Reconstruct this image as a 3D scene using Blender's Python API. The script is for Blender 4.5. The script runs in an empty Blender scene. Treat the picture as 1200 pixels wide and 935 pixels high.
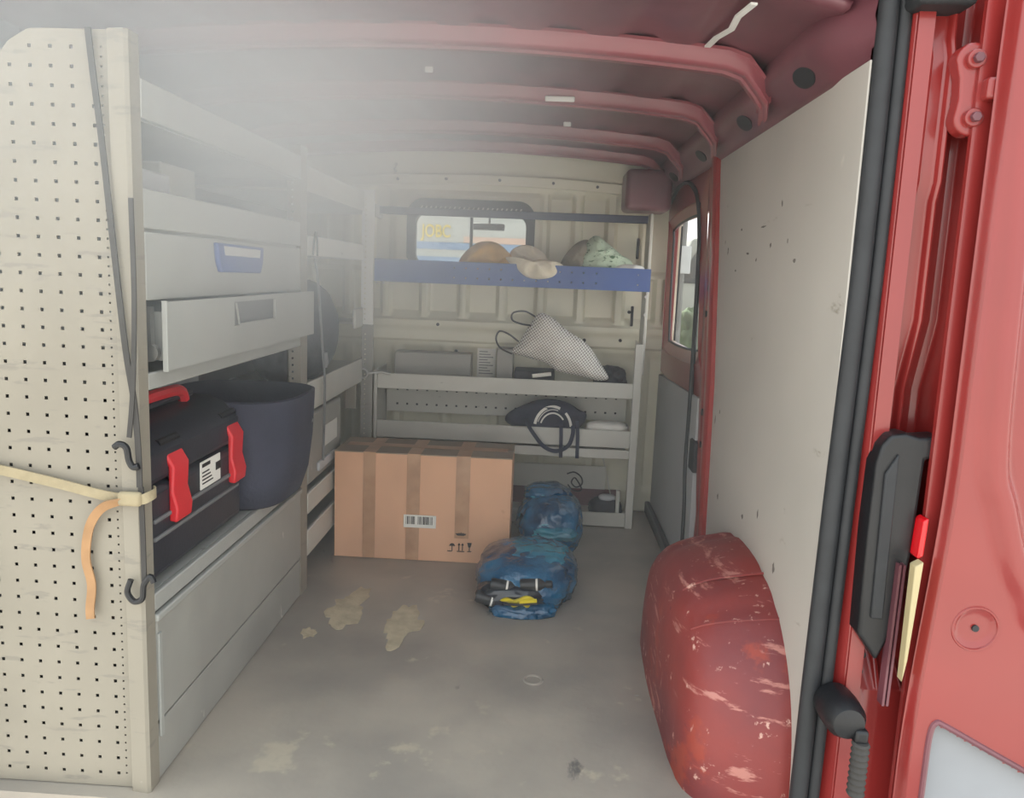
import bpy, bmesh, math, random
from mathutils import Vector, Matrix, noise
random.seed(7)
SC = bpy.context.scene
COL = SC.collection
PI = math.pi

# ------------------------------------------------------------------ camera
# van axes: x to the right, y forward into the load bay, z up from the load floor
cam_d = bpy.data.cameras.new('camera')
cam = bpy.data.objects.new('camera', cam_d)
COL.objects.link(cam)
cam_d.sensor_fit = 'HORIZONTAL'
cam_d.sensor_width = 36.0
cam_d.lens = 27.0
cam_d.shift_y = -15.5 / 1200
cam_d.clip_start = 0.02
def camera_axes(roll):
    f = Vector((38 / 900, 130 / 900, 1.0)).normalized()      # van forward seen from the camera
    r = math.radians(roll)
    u = Vector((math.sin(r), math.cos(r), 0.0))
    u = (u - f * u.dot(f)).normalized()
    rt = u.cross(f)
    return rt, f, u
rt, fw, up = camera_axes(2.6)
R = Matrix(((rt.x, rt.y, -rt.z), (fw.x, fw.y, -fw.z), (up.x, up.y, -up.z)))
cam.matrix_world = Matrix.Translation((0, 0, 1.0)) @ R.to_4x4()
SC.camera = cam

# ------------------------------------------------------------------ world, sun, exposure
world = bpy.data.worlds.new('world')
SC.world = world
world.use_nodes = True
wn, wl = world.node_tree.nodes, world.node_tree.links
wn.clear()
w_out = wn.new('ShaderNodeOutputWorld')
w_bg = wn.new('ShaderNodeBackground')
w_bg.inputs['Strength'].default_value = 1.0
w_tc = wn.new('ShaderNodeTexCoord')
w_sep = wn.new('ShaderNodeSeparateXYZ')
w_rmp = wn.new('ShaderNodeValToRGB')
w_rmp.color_ramp.elements[0].position = 0.0
w_rmp.color_ramp.elements[0].color = (1.0, 0.97, 0.93, 1)
w_rmp.color_ramp.elements[1].position = 0.9
w_rmp.color_ramp.elements[1].color = (0.80, 0.92, 1.0, 1)
wl.new(w_tc.outputs['Generated'], w_sep.inputs[0])
wl.new(w_sep.outputs['Z'], w_rmp.inputs[0])
wl.new(w_rmp.outputs[0], w_bg.inputs['Color'])
wl.new(w_bg.outputs[0], w_out.inputs['Surface'])

sun_d = bpy.data.lights.new('sun', 'SUN')
sun_d.energy = 6.0
sun_d.angle = math.radians(0.6)
sun_d.color = (1.0, 0.95, 0.87)
sun = bpy.data.objects.new('sun', sun_d)
COL.objects.link(sun)
sun.rotation_euler = Vector((0.45, -0.50, -0.85)).to_track_quat('-Z', 'Y').to_euler()   # high in front, to the left
sun.location = (-6, 8, 12)

SC.view_settings.view_transform = 'Standard'
SC.view_settings.look = 'None'
SC.view_settings.gamma = 1.0
SC.view_settings.use_curve_mapping = False
SC.view_settings.exposure = 1.2
SC.cycles.max_bounces = 10
SC.cycles.diffuse_bounces = 6
SC.cycles.volume_bounces = 2
SC.cycles.volume_max_steps = 128
SC.cycles.use_denoising = True

# ------------------------------------------------------------------ materials
def lin(c):
    out = []
    for v in c:
        v = v / 255
        out.append(v / 12.92 if v <= 0.04045 else ((v + 0.055) / 1.055) ** 2.4)
    return (*out, 1.0)
def mat(name, c, rough=0.5, metal=0.0, var=0.12, scale=6.0, bump=0.0, bscale=40.0, coat=0.0,
        wear=None, trans=0.0, stretch=(1, 1, 1), c2=None, spec=0.5, alpha=1.0):
    m = bpy.data.materials.new(name)
    m.use_nodes = True
    n, l = m.node_tree.nodes, m.node_tree.links
    b = n['Principled BSDF']
    b.inputs['Roughness'].default_value = rough
    b.inputs['Metallic'].default_value = metal
    b.inputs['Coat Weight'].default_value = coat
    b.inputs['Coat Roughness'].default_value = 0.12
    b.inputs['Transmission Weight'].default_value = trans
    b.inputs['Specular IOR Level'].default_value = spec
    b.inputs['Alpha'].default_value = alpha
    tc = n.new('ShaderNodeTexCoord')
    mp = n.new('ShaderNodeMapping')
    mp.inputs['Scale'].default_value = stretch
    l.new(tc.outputs['Object'], mp.inputs[0])
    nz = n.new('ShaderNodeTexNoise')
    nz.inputs['Scale'].default_value = scale
    nz.inputs['Detail'].default_value = 5
    l.new(mp.outputs[0], nz.inputs['Vector'])
    a = lin(c)
    d = lin(c2) if c2 else tuple(v * (1 - 2 * var) for v in a[:3]) + (1,)
    rp = n.new('ShaderNodeValToRGB')
    rp.color_ramp.elements[0].position = 0.36
    rp.color_ramp.elements[0].color = d
    rp.color_ramp.elements[1].position = 0.62
    rp.color_ramp.elements[1].color = a
    l.new(nz.outputs['Fac'], rp.inputs[0])
    last = rp.outputs[0]
    for (wc, ws, wt, wst) in (wear or []):
        mp2 = n.new('ShaderNodeMapping')
        mp2.inputs['Scale'].default_value = wst
        mp2.inputs['Location'].default_value = (wt * 3, ws * 0.37, wt)
        l.new(tc.outputs['Object'], mp2.inputs[0])
        n2 = n.new('ShaderNodeTexNoise')
        n2.inputs['Scale'].default_value = ws
        n2.inputs['Detail'].default_value = 7
        n2.inputs['Roughness'].default_value = 0.62
        l.new(mp2.outputs[0], n2.inputs['Vector'])
        r2 = n.new('ShaderNodeValToRGB')
        r2.color_ramp.elements[0].position = wt
        r2.color_ramp.elements[0].color = (0, 0, 0, 1)
        r2.color_ramp.elements[1].position = min(1, wt + 0.05)
        r2.color_ramp.elements[1].color = (1, 1, 1, 1)
        l.new(n2.outputs['Fac'], r2.inputs[0])
        mx = n.new('ShaderNodeMix')
        mx.data_type = 'RGBA'
        l.new(r2.outputs[0], mx.inputs['Factor'])
        l.new(last, mx.inputs['A'])
        mx.inputs['B'].default_value = lin(wc)
        last = mx.outputs['Result']
    l.new(last, b.inputs['Base Color'])
    if bump:
        n3 = n.new('ShaderNodeTexNoise')
        n3.inputs['Scale'].default_value = bscale
        n3.inputs['Detail'].default_value = 4
        l.new(mp.outputs[0], n3.inputs['Vector'])
        bp = n.new('ShaderNodeBump')
        bp.inputs['Strength'].default_value = bump
        bp.inputs['Distance'].default_value = 0.01
        l.new(n3.outputs['Fac'], bp.inputs['Height'])
        l.new(bp.outputs[0], b.inputs['Normal'])
    return m
M = {}
M['cream'] = mat('cream_steel', (142, 136, 123), 0.5, var=0.05, scale=5, bump=0.05, wear=[((128, 123, 113), 9, 0.60, (1, 1, 5)), ((166, 160, 148), 22, 0.70, (1, 1, 1)), ((96, 90, 80), 12, 0.70, (1, 1, 9))])
M['grey'] = mat('grey_steel_lit', (198, 197, 188), 0.45, var=0.05, scale=4, bump=0.03, wear=[((142, 140, 134), 14, 0.69, (1, 1, 3))])  # racking grey, lightened to stand in for window light at the back
M['grey_near'] = mat('grey_steel_dim', (163, 164, 159), 0.45, var=0.05, scale=4, bump=0.03, wear=[((130, 128, 122), 14, 0.69, (1, 1, 3)), ((184, 182, 176), 18, 0.71, (1, 1, 2))])  # same racking grey, darker copy for the unit away from the window light
M['grey2'] = mat('worn_grey_steel', (158, 157, 150), 0.5, var=0.07, scale=5, bump=0.03, wear=[((206, 203, 195), 16, 0.68, (1, 1, 0.5)), ((196, 192, 180), 26, 0.72, (1, 1, 1))])
M['wallgrey'] = mat('grey_liner', (120, 121, 122), 0.6, var=0.1, scale=3)
M['bulk'] = mat('grey_white_bulkhead', (226, 222, 200), 0.38, var=0.06, scale=3, bump=0.03, wear=[((150, 146, 132), 12, 0.70, (1, 1, 1))])
M['red'] = mat('red_paint', (142, 45, 43), 0.32, var=0.06, scale=3, coat=0.6)
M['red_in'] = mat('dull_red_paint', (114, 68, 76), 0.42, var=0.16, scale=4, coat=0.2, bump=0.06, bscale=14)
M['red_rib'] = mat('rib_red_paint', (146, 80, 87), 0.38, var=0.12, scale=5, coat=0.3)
M['arch'] = mat('scuffed_red_paint', (134, 52, 48), 0.55, var=0.14, scale=5, bump=0.12, bscale=26, c2=(114, 48, 50),
                wear=[((176, 116, 106), 9, 0.585, (1, 0.6, 4)), ((200, 160, 146), 30, 0.635, (1, 1, 1)), ((148, 58, 44), 5, 0.58, (1, 1, 1)), ((186, 140, 130), 14, 0.67, (1, 4, 1)), ((92, 40, 42), 20, 0.68, (1, 1, 1))])
M['rubber'] = mat('black_rubber', (44, 46, 49), 0.6, var=0.1, scale=20)
M['black'] = mat('black_plastic', (30, 31, 34), 0.42, var=0.1, scale=10, bump=0.05, bscale=150)
M['blackfab'] = mat('dark_navy_fabric', (38, 40, 50), 0.85, var=0.15, scale=12, bump=0.2, bscale=90)
M['casebody'] = mat('slate_black_plastic', (44, 46, 54), 0.42, var=0.1, scale=10, bump=0.05, bscale=150)
M['cover'] = mat('pale_grey_cover', (150, 153, 158), 0.6, var=0.04)
M['ext_white'] = mat('dull_white_paint', (150, 152, 148), 0.5, var=0.04)
M['ext_yellow'] = mat('dull_yellow_paint', (186, 164, 52), 0.5, var=0.04)
M['tubfab'] = mat('slate_fabric', (56, 58, 74), 0.85, var=0.1, scale=10, bump=0.15, bscale=80)
M['bagdark'] = mat('charcoal_fabric', (62, 64, 72), 0.8, var=0.12, scale=8, bump=0.2, bscale=60)
M['blue'] = mat('blue_steel', (70, 98, 162), 0.45, var=0.06, scale=6)
M['bluehandle'] = mat('blue_plastic', (62, 88, 156), 0.4, var=0.05)
M['navybar'] = mat('navy_steel', (44, 50, 78), 0.45, var=0.08)
M['steel'] = mat('bright_steel', (200, 200, 198), 0.3, metal=0.9, var=0.05)
M['latch'] = mat('red_plastic', (206, 40, 48), 0.4, var=0.05)
M['white'] = mat('white_paint', (226, 226, 222), 0.5, var=0.04)
M['paper'] = mat('white_paper', (230, 228, 220), 0.8, var=0.05)
M['print'] = mat('dark_print', (44, 40, 38), 0.8, var=0.05)
M['card'] = mat('cardboard', (222, 174, 140), 0.85, var=0.07, scale=5, stretch=(1, 1, 0.6), wear=[((204, 156, 122), 9, 0.66, (1, 1, 1))])
M['cardtop'] = mat('greyer_cardboard', (150, 134, 116), 0.85, var=0.1, scale=5)  # greyer, darker brown for the top flaps
M['tape'] = mat('brown_tape', (186, 146, 114), 0.3, var=0.08, scale=14, c2=(168, 128, 98))
M['wood'] = mat('lining_board', (182, 177, 169), 0.6, var=0.05, scale=2.2, bump=0.03, bscale=20, wear=[((150, 143, 132), 6, 0.66, (1, 1, 3)), ((84, 78, 72), 17, 0.735, (1, 1, 2)), ((190, 184, 174), 5, 0.68, (1, 1, 1))])
M['board'] = mat('grey_board', (172, 174, 174), 0.6, var=0.05, scale=3)
M['mustard'] = mat('mustard_cloth', (222, 176, 92), 0.9, var=0.15, scale=9, bump=0.3, bscale=60)
M['creamcloth'] = mat('cream_cloth', (238, 228, 206), 0.9, var=0.1, scale=9, bump=0.3, bscale=60)
M['taupe'] = mat('taupe_cloth', (150, 142, 126), 0.9, var=0.1, scale=9, bump=0.3, bscale=60)
M['navy'] = mat('navy_cloth', (38, 42, 64), 0.85, var=0.15, scale=12, bump=0.2, bscale=70)
M['plastic_blue'] = mat('blue_film', (12, 100, 142), 0.2, var=0.25, scale=7, bump=1.0, bscale=34, coat=0.5, c2=(6, 52, 86), wear=[((60, 150, 172), 11, 0.63, (1, 1, 2.5)), ((12, 36, 58), 9, 0.62, (1, 1, 1))])
M['plastic_teal'] = mat('teal_film', (50, 148, 168), 0.26, var=0.2, scale=6, bump=1.0, bscale=30, coat=0.5, c2=(36, 104, 136))
M['mouth_shade'] = mat('bag_inside_shade', (20, 30, 44), 0.25, var=0.2, scale=9, bump=0.4, bscale=24, coat=0.3)
M['yellow'] = mat('yellow_plastic', (226, 206, 40), 0.35, var=0.08)
M['strap'] = mat('cream_webbing', (160, 148, 120), 0.85, var=0.1, scale=20, bump=0.2, bscale=120)
M['orange'] = mat('faded_orange_webbing', (170, 132, 94), 0.85, var=0.1, scale=20)
M['cord'] = mat('dark_cord', (66, 64, 62), 0.8, var=0.1)
M['ivory'] = mat('ivory_plastic', (186, 172, 132), 0.4, var=0.04)
M['lens'] = mat('red_lens', (220, 24, 34), 0.15, var=0.05, coat=0.5)
M['concrete'] = mat('concrete', (178, 174, 166), 0.9, var=0.1, scale=1.2, bump=0.1, bscale=8)
M['darkglass'] = mat('dark_glass', (40, 46, 54), 0.08, var=0.02)
M['stripe'] = mat('pale_blue_stripe', (92, 116, 146), 0.5, var=0.03)
M['peach'] = mat('peach_stripe', (170, 140, 122), 0.5, var=0.03)
M['tyre'] = mat('tyre_rubber', (36, 36, 38), 0.8)
M['leaf'] = mat('dull_green', (96, 112, 84), 0.8, var=0.3, scale=5)
M['bluegrey'] = mat('pale_box', (196, 198, 200), 0.6, var=0.05)
M['plaster'] = mat('plaster_crust', (196, 182, 154), 0.95, var=0.1, scale=24, bump=0.3, bscale=80)

def glass_mat():
    m = bpy.data.materials.new('window_glass')
    m.use_nodes = True
    n, l = m.node_tree.nodes, m.node_tree.links
    n.clear()
    o = n.new('ShaderNodeOutputMaterial')
    t = n.new('ShaderNodeBsdfTransparent')
    t.inputs[0].default_value = (0.93, 0.95, 0.94, 1)
    g = n.new('ShaderNodeBsdfGlossy')
    g.inputs['Roughness'].default_value = 0.03
    mx = n.new('ShaderNodeMixShader')
    fr = n.new('ShaderNodeFresnel')
    l.new(fr.outputs[0], mx.inputs[0])
    l.new(t.outputs[0], mx.inputs[1])
    l.new(g.outputs[0], mx.inputs[2])
    l.new(mx.outputs[0], o.inputs[0])
    return m
M['glass'] = glass_mat()

def floor_mat():
    m = mat('worn_floor', (168, 159, 146), 0.42, var=0.1, scale=2.4, bump=0.06, bscale=60, c2=(140, 134, 126),
            wear=[((178, 168, 150), 5, 0.62, (1, 1, 1)), ((104, 101, 97), 9, 0.66, (1, 0.5, 1)), ((190, 182, 166), 40, 0.735, (1, 1, 1)), ((170, 168, 162), 16, 0.70, (0.4, 1.4, 1))])
    return m
M['floor'] = floor_mat()

def net_mat():
    m = mat('white_net', (232, 230, 224), 0.75, var=0.04)
    n, l = m.node_tree.nodes, m.node_tree.links
    b = n['Principled BSDF']
    tc = n.new('ShaderNodeTexCoord')
    mp = n.new('ShaderNodeMapping')
    mp.inputs['Rotation'].default_value = (0, math.radians(38), 0)
    l.new(tc.outputs['Object'], mp.inputs[0])
    sx = n.new('ShaderNodeSeparateXYZ')
    l.new(mp.outputs[0], sx.inputs[0])
    prods = []
    for ax, ph in (('X', 0.0), ('Z', 0.0)):
        mu = n.new('ShaderNodeMath'); mu.operation = 'MULTIPLY'; mu.inputs[1].default_value = 2 * PI / 0.0092
        l.new(sx.outputs[ax], mu.inputs[0])
        si = n.new('ShaderNodeMath'); si.operation = 'SINE'
        l.new(mu.outputs[0], si.inputs[0])
        prods.append(si)
    ad = n.new('ShaderNodeMath'); ad.operation = 'ADD'
    l.new(prods[0].outputs[0], ad.inputs[0]); l.new(prods[1].outputs[0], ad.inputs[1])
    rp = n.new('ShaderNodeValToRGB')
    rp.color_ramp.elements[0].position = 0.42; rp.color_ramp.elements[0].color = lin((236, 233, 226))
    rp.color_ramp.elements[1].position = 0.62; rp.color_ramp.elements[1].color = lin((120, 108, 98))
    l.new(ad.outputs[0], rp.inputs[0])
    l.new(rp.outputs[0], b.inputs['Base Color'])
    return m
M['net'] = net_mat()

def green_mat():
    m = mat('green_print_cloth', (190, 208, 186), 0.9, var=0.06, bump=0.2, bscale=60,
            wear=[((88, 118, 92), 42, 0.56, (1, 1, 2.2))])
    return m
M['green'] = green_mat()

# ------------------------------------------------------------------ mesh helpers
def smooth_mesh(me, ang=35):
    me.polygons.foreach_set('use_smooth', [True] * len(me.polygons))
    me.set_sharp_from_angle(angle=math.radians(ang))
def obj(name, bm, m, parent=None, ang=35, bev=0.0, seg=2, solid=0.0, label=None):
    bmesh.ops.recalc_face_normals(bm, faces=bm.faces)
    me = bpy.data.meshes.new(name)
    bm.to_mesh(me)
    bm.free()
    me.materials.append(M[m] if isinstance(m, str) else m)
    if ang > 0: smooth_mesh(me, ang)
    o = bpy.data.objects.new(name, me)
    COL.objects.link(o)
    if parent is not None:
        o.parent = parent
        o.matrix_parent_inverse = Matrix.Translation(-Vector(world_loc(parent)))
    if solid:
        md = o.modifiers.new('solid', 'SOLIDIFY'); md.thickness = solid; md.offset = 0
    if bev:
        md = o.modifiers.new('bevel', 'BEVEL'); md.width = bev; md.segments = seg; md.limit_method = 'ANGLE'
        md.angle_limit = math.radians(40)
        md.harden_normals = False
    if label:
        o['label'] = label
    return o
def world_loc(o):
    v = Vector(o.location)
    while o.parent is not None:
        o = o.parent
        v = v  # children keep world coordinates (parent inverse set), only empties carry a location
    return v
def thing(name, label, cat, loc=(0, 0, 0), group=None):
    o = bpy.data.objects.new(name, None)
    COL.objects.link(o)
    o.empty_display_size = 0.05
    o.location = loc
    o['label'] = label; o['category'] = cat
    if group: o['group'] = group
    return o
def tag(o, label, cat, group=None):
    o['label'] = label; o['category'] = cat
    if group: o['group'] = group
    return o
def structure(o, label=None):
    o['kind'] = 'structure'
    if label: o['label'] = label
    return o
def room(name, label=None, loc=(0, 0, 0)):
    o = bpy.data.objects.new(name, None)
    COL.objects.link(o)
    o.location = loc
    return structure(o, label)
def B():
    return bmesh.new()
def box(bm, x0, x1, y0, y1, z0, z1):
    vs = [bm.verts.new(p) for p in ((x0, y0, z0), (x1, y0, z0), (x1, y1, z0), (x0, y1, z0), (x0, y0, z1), (x1, y0, z1), (x1, y1, z1), (x0, y1, z1))]
    for f in ((0, 3, 2, 1), (4, 5, 6, 7), (0, 1, 5, 4), (1, 2, 6, 5), (2, 3, 7, 6), (3, 0, 4, 7)):
        bm.faces.new([vs[i] for i in f])
    return vs
def bx(x0, x1, y0, y1, z0, z1):
    bm = B(); box(bm, x0, x1, y0, y1, z0, z1); return bm
def prism(bm, pts, vec):
    """closed outline of 3-D points extruded along vec"""
    v = Vector(vec)
    a = [bm.verts.new(p) for p in pts]
    b = [bm.verts.new(Vector(p) + v) for p in pts]
    n = len(pts)
    bm.faces.new(a); bm.faces.new(list(reversed(b)))
    for i in range(n):
        bm.faces.new((a[i], b[i], b[(i + 1) % n], a[(i + 1) % n]))
    return bm
def catmull(pts, n=6, closed=False):
    P = [Vector(p) for p in pts]
    out = []
    N = len(P)
    rng = range(N) if closed else range(N - 1)
    for i in rng:
        if closed:
            p0, p1, p2, p3 = P[(i - 1) % N], P[i], P[(i + 1) % N], P[(i + 2) % N]
        else:
            p0, p1, p2, p3 = P[max(i - 1, 0)], P[i], P[i + 1], P[min(i + 2, N - 1)]
        for k in range(n):
            t = k / n
            out.append(0.5 * ((2 * p1) + (-p0 + p2) * t + (2 * p0 - 5 * p1 + 4 * p2 - p3) * t * t + (-p0 + 3 * p1 - 3 * p2 + p3) * t ** 3))
    if not closed:
        out.append(P[-1])
    return out
def tube(bm, pts, r, seg=8, closed=False, cap=True):
    P = [Vector(p) for p in pts]
    N = len(P)
    rings = []
    prev = None
    for i in range(N):
        if closed:
            t = (P[(i + 1) % N] - P[i - 1])
        else:
            t = P[min(i + 1, N - 1)] - P[max(i - 1, 0)]
        if t.length < 1e-9: t = Vector((0, 0, 1))
        t.normalize()
        if prev is None:
            a = Vector((0, 0, 1)) if abs(t.z) < 0.9 else Vector((1, 0, 0))
        else:
            a = prev
        nrm = (a - t * a.dot(t)).normalized()
        prev = nrm
        bn = t.cross(nrm)
        rr = r[i] if isinstance(r, (list, tuple)) else r
        rings.append([bm.verts.new(P[i] + (nrm * math.cos(2 * PI * k / seg) + bn * math.sin(2 * PI * k / seg)) * rr) for k in range(seg)])
    for i in range(N if closed else N - 1):
        A, C = rings[i], rings[(i + 1) % N]
        for k in range(seg):
            bm.faces.new((A[k], A[(k + 1) % seg], C[(k + 1) % seg], C[k]))
    if cap and not closed:
        bm.faces.new(list(reversed(rings[0]))); bm.faces.new(rings[-1])
    return bm
def ribbon(bm, pts, wdir, w, th=0.002):
    """flat strap along pts; wdir a vector or list of vectors across it"""
    P = [Vector(p) for p in pts]
    rows = []
    for i, p in enumerate(P):
        t = (P[min(i + 1, len(P) - 1)] - P[max(i - 1, 0)]).normalized()
        wd = Vector(wdir[i] if isinstance(wdir, list) else wdir)
        wd = (wd - t * wd.dot(t)).normalized()
        nn = t.cross(wd).normalized()
        rows.append([bm.verts.new(p + wd * sx * w / 2 + nn * sn * th / 2) for sx, sn in ((-1, -1), (1, -1), (1, 1), (-1, 1))])
    for i in range(len(rows) - 1):
        for k in range(4):
            bm.faces.new((rows[i][k], rows[i][(k + 1) % 4], rows[i + 1][(k + 1) % 4], rows[i + 1][k]))
    bm.faces.new(rows[0]); bm.faces.new(list(reversed(rows[-1])))
    return bm
def lathe(bm, prof, centre, axis='Z', seg=20):
    """prof: list of (radius, height)"""
    c = Vector(centre)
    def pt(r, h, k):
        a = 2 * PI * k / seg
        u, v = r * math.cos(a), r * math.sin(a)
        return c + (Vector((u, v, h)) if axis == 'Z' else Vector((u, h, v)) if axis == 'Y' else Vector((h, u, v)))
    rings = [[bm.verts.new(pt(max(r, 1e-4), h, k)) for k in range(seg)] for r, h in prof]
    for i in range(len(rings) - 1):
        for k in range(seg):
            bm.faces.new((rings[i][k], rings[i][(k + 1) % seg], rings[i + 1][(k + 1) % seg], rings[i + 1][k]))
    bm.faces.new(rings[0]); bm.faces.new(rings[-1])
    return bm
def grid(bm, us, vs, fn, skip=None):
    V = [[bm.verts.new(fn(u, v)) for v in vs] for u in us]
    for i in range(len(us) - 1):
        for j in range(len(vs) - 1):
            if skip and skip((us[i] + us[i + 1]) / 2, (vs[j] + vs[j + 1]) / 2):
                continue
            bm.faces.new((V[i][j], V[i + 1][j], V[i + 1][j + 1], V[i][j + 1]))
    return V
def lines_with_holes(lo, hi, centres, half):
    s = {round(lo, 5), round(hi, 5)}
    for c in centres:
        s.add(round(c - half, 5)); s.add(round(c + half, 5))
    return sorted(s)
def fr(a, b, n):
    return [a + (b - a) * i / n for i in range(n + 1)]
def holed_plate(bm, u0, u1, v0, v1, cu, cv, h, fn, keep=None):
    """plate in (u,v) with square holes at every (cu,cv); fn maps to 3-D"""
    us = lines_with_holes(u0, u1, cu, h)
    vs = lines_with_holes(v0, v1, cv, h)
    def skip(u, v):
        iu = any(abs(u - c) < h * 0.9 for c in cu)
        iv = any(abs(v - c) < h * 0.9 for c in cv)
        return iu and iv and (keep is None or keep(u, v))
    grid(bm, us, vs, fn, skip)
    return bm
def blob(centre, size, seed=0, amp=0.12, freq=2.2, floor_z=None, sub=5, ridge=0.5, power=2.6):
    """creased soft bag: superellipsoid with ridged noise, sagging flat on floor_z"""
    bm = B()
    bmesh.ops.create_icosphere(bm, subdivisions=sub, radius=1.0)
    c = Vector(centre); s = Vector(size)
    off = Vector((seed * 7.3, seed * 3.1, seed * 1.7))
    for v in bm.verts:
        n = v.co.normalized()
        k = (abs(n.x) ** power + abs(n.y) ** power + abs(n.z) ** power) ** (-1 / power)
        q = n * freq + off
        d = noise.fractal(q, 1.0, 2.0, 4) * (1 - ridge) + ridge * (0.5 - abs(noise.noise(q * 1.7)) * 2)
        d2 = (0.5 - abs(noise.noise(q * 3.6)) * 2) * 0.35 * ridge
        p = n * k * (1 + amp * (d + d2))
        w = c + Vector((p.x * s.x, p.y * s.y, p.z * s.z))
        if floor_z is not None and w.z < floor_z + 0.01:
            w.z = floor_z + max(0, (w.z - floor_z) * 0.1) if w.z > floor_z else floor_z
            w.x = c.x + (w.x - c.x) * 1.03; w.y = c.y + (w.y - c.y) * 1.03
        v.co = w
    return bm
def pillow(outline, depth_vec, thick, n=12, seed=0, amp=0.006, freq=14, sub=5, power=0.5):
    """soft thing from a closed outline of 3-D points, inflated to both sides along depth_vec"""
    O = catmull(outline, sub, True)
    c = sum(O, Vector()) / len(O)
    d = Vector(depth_vec).normalized()
    bm = B()
    N = len(O)
    def ring(s, side):
        t = thick * 0.5 * (max(0.0, 1 - s * s)) ** power * side
        out = []
        for p in O:
            q = c + (p - c) * s
            w = (0.5 - abs(noise.noise(q * freq + Vector((seed * 5.1, seed, 0)))) * 2) * amp * (1 - s ** 4)
            out.append(bm.verts.new(q + d * (t + w * side)))
        return out
    S = [1.0] + [1 - (i / n) for i in range(1, n)]
    S = [math.sin(s * PI / 2) for s in S]
    rim = ring(1.0, 1)
    for side in (1, -1):
        prev = rim
        for s in S[1:]:
            cur = ring(s, side)
            for k in range(N):
                bm.faces.new((prev[k], prev[(k + 1) % N], cur[(k + 1) % N], cur[k]))
            prev = cur
        cv = bm.verts.new(c + d * thick * 0.5 * side)
        for k in range(N):
            bm.faces.new((prev[k], prev[(k + 1) % N], cv))
    return bm
def ring_tube(bm, c, r, R_, axis='Y', seg=24, tseg=6):
    pts = []
    for k in range(seg):
        a = 2 * PI * k / seg
        u, v = R_ * math.cos(a), R_ * math.sin(a)
        pts.append(Vector(c) + (Vector((u, 0, v)) if axis == 'Y' else Vector((u, v, 0)) if axis == 'Z' else Vector((0, u, v))))
    return tube(bm, pts, r, tseg, closed=True)
def cyl(bm, c, r, h, axis='Y', seg=16):
    return lathe(bm, [(r, -h / 2), (r, h / 2)], c, axis, seg)
def text(name, body, size, loc, rot, m, parent=None, ext=0.004, sx=1.0, shear=0.0):
    cu = bpy.data.curves.new(name, 'FONT')
    cu.body = body; cu.size = size; cu.extrude = ext; cu.align_x = 'CENTER'; cu.align_y = 'CENTER'; cu.offset = 0.003
    tmp = bpy.data.objects.new(name, cu)
    COL.objects.link(tmp)
    bpy.context.view_layer.update()
    dg = bpy.context.evaluated_depsgraph_get()
    me = bpy.data.meshes.new_from_object(tmp.evaluated_get(dg))
    bpy.data.objects.remove(tmp); bpy.data.curves.remove(cu)
    me.name = name
    mt = Matrix.Translation(loc) @ rot.to_4x4() @ Matrix.Diagonal((sx, 1, 1, 1))
    me.transform(mt)
    me.materials.clear(); me.materials.append(M[m])
    o = bpy.data.objects.new(name, me)
    COL.objects.link(o)
    if parent is not None:
        o.parent = parent
        o.matrix_parent_inverse = Matrix.Translation(-Vector(world_loc(parent)))
    return o
FACE_Y = Matrix(((1, 0, 0), (0, 0, -1), (0, 1, 0)))    # text plane facing -y (towards the rear door)
FACE_X = Matrix(((0, 0, 1), (1, 0, 0), (0, 1, 0)))     # text plane facing +x

# ------------------------------------------------------------------ structure: floor, roof, walls
YB = 3.25          # bulkhead
YR = 1.28          # rear edge of the load floor
XL, XR = -1.08, 0.50

gr = obj('ground', bx(-25, 25, -12, 40, -0.72, -0.60), 'concrete')
structure(gr)

fl = obj('floor', bx(XL - 0.04, XR + 0.10, YR, YB + 0.05, -0.05, 0.0), 'floor')
structure(fl, 'worn grey load floor with scuffs and plaster stains')
def stain(cx, cy, rx, ry, seed):
    bm = B()
    pts = []
    for k in range(40):
        a = 2 * PI * k / 40
        r = 1 + 0.45 * noise.fractal(Vector((math.cos(a) * 1.6 + seed, math.sin(a) * 1.6, seed)), 1, 2, 4) * 1.6
        pts.append(Vector((cx + rx * r * math.cos(a), cy + ry * r * math.sin(a), 0.0004)))
    prism(bm, pts, (0, 0, 0.0012))
    return bm
for i, s in enumerate([(-0.535, 2.125, 0.05, 0.115, 1), (-0.36, 2.04, 0.05, 0.11, 5), (-0.60, 1.97, 0.02, 0.03, 9)]):
    obj('plaster_stain', stain(*s), 'plaster', fl)
bm = B(); ring_tube(bm, (0.018, 1.79, 0.0), 0.004, 0.022, 'Z', 20, 6)
obj('floor_dent', bm, 'floor', fl)

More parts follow.
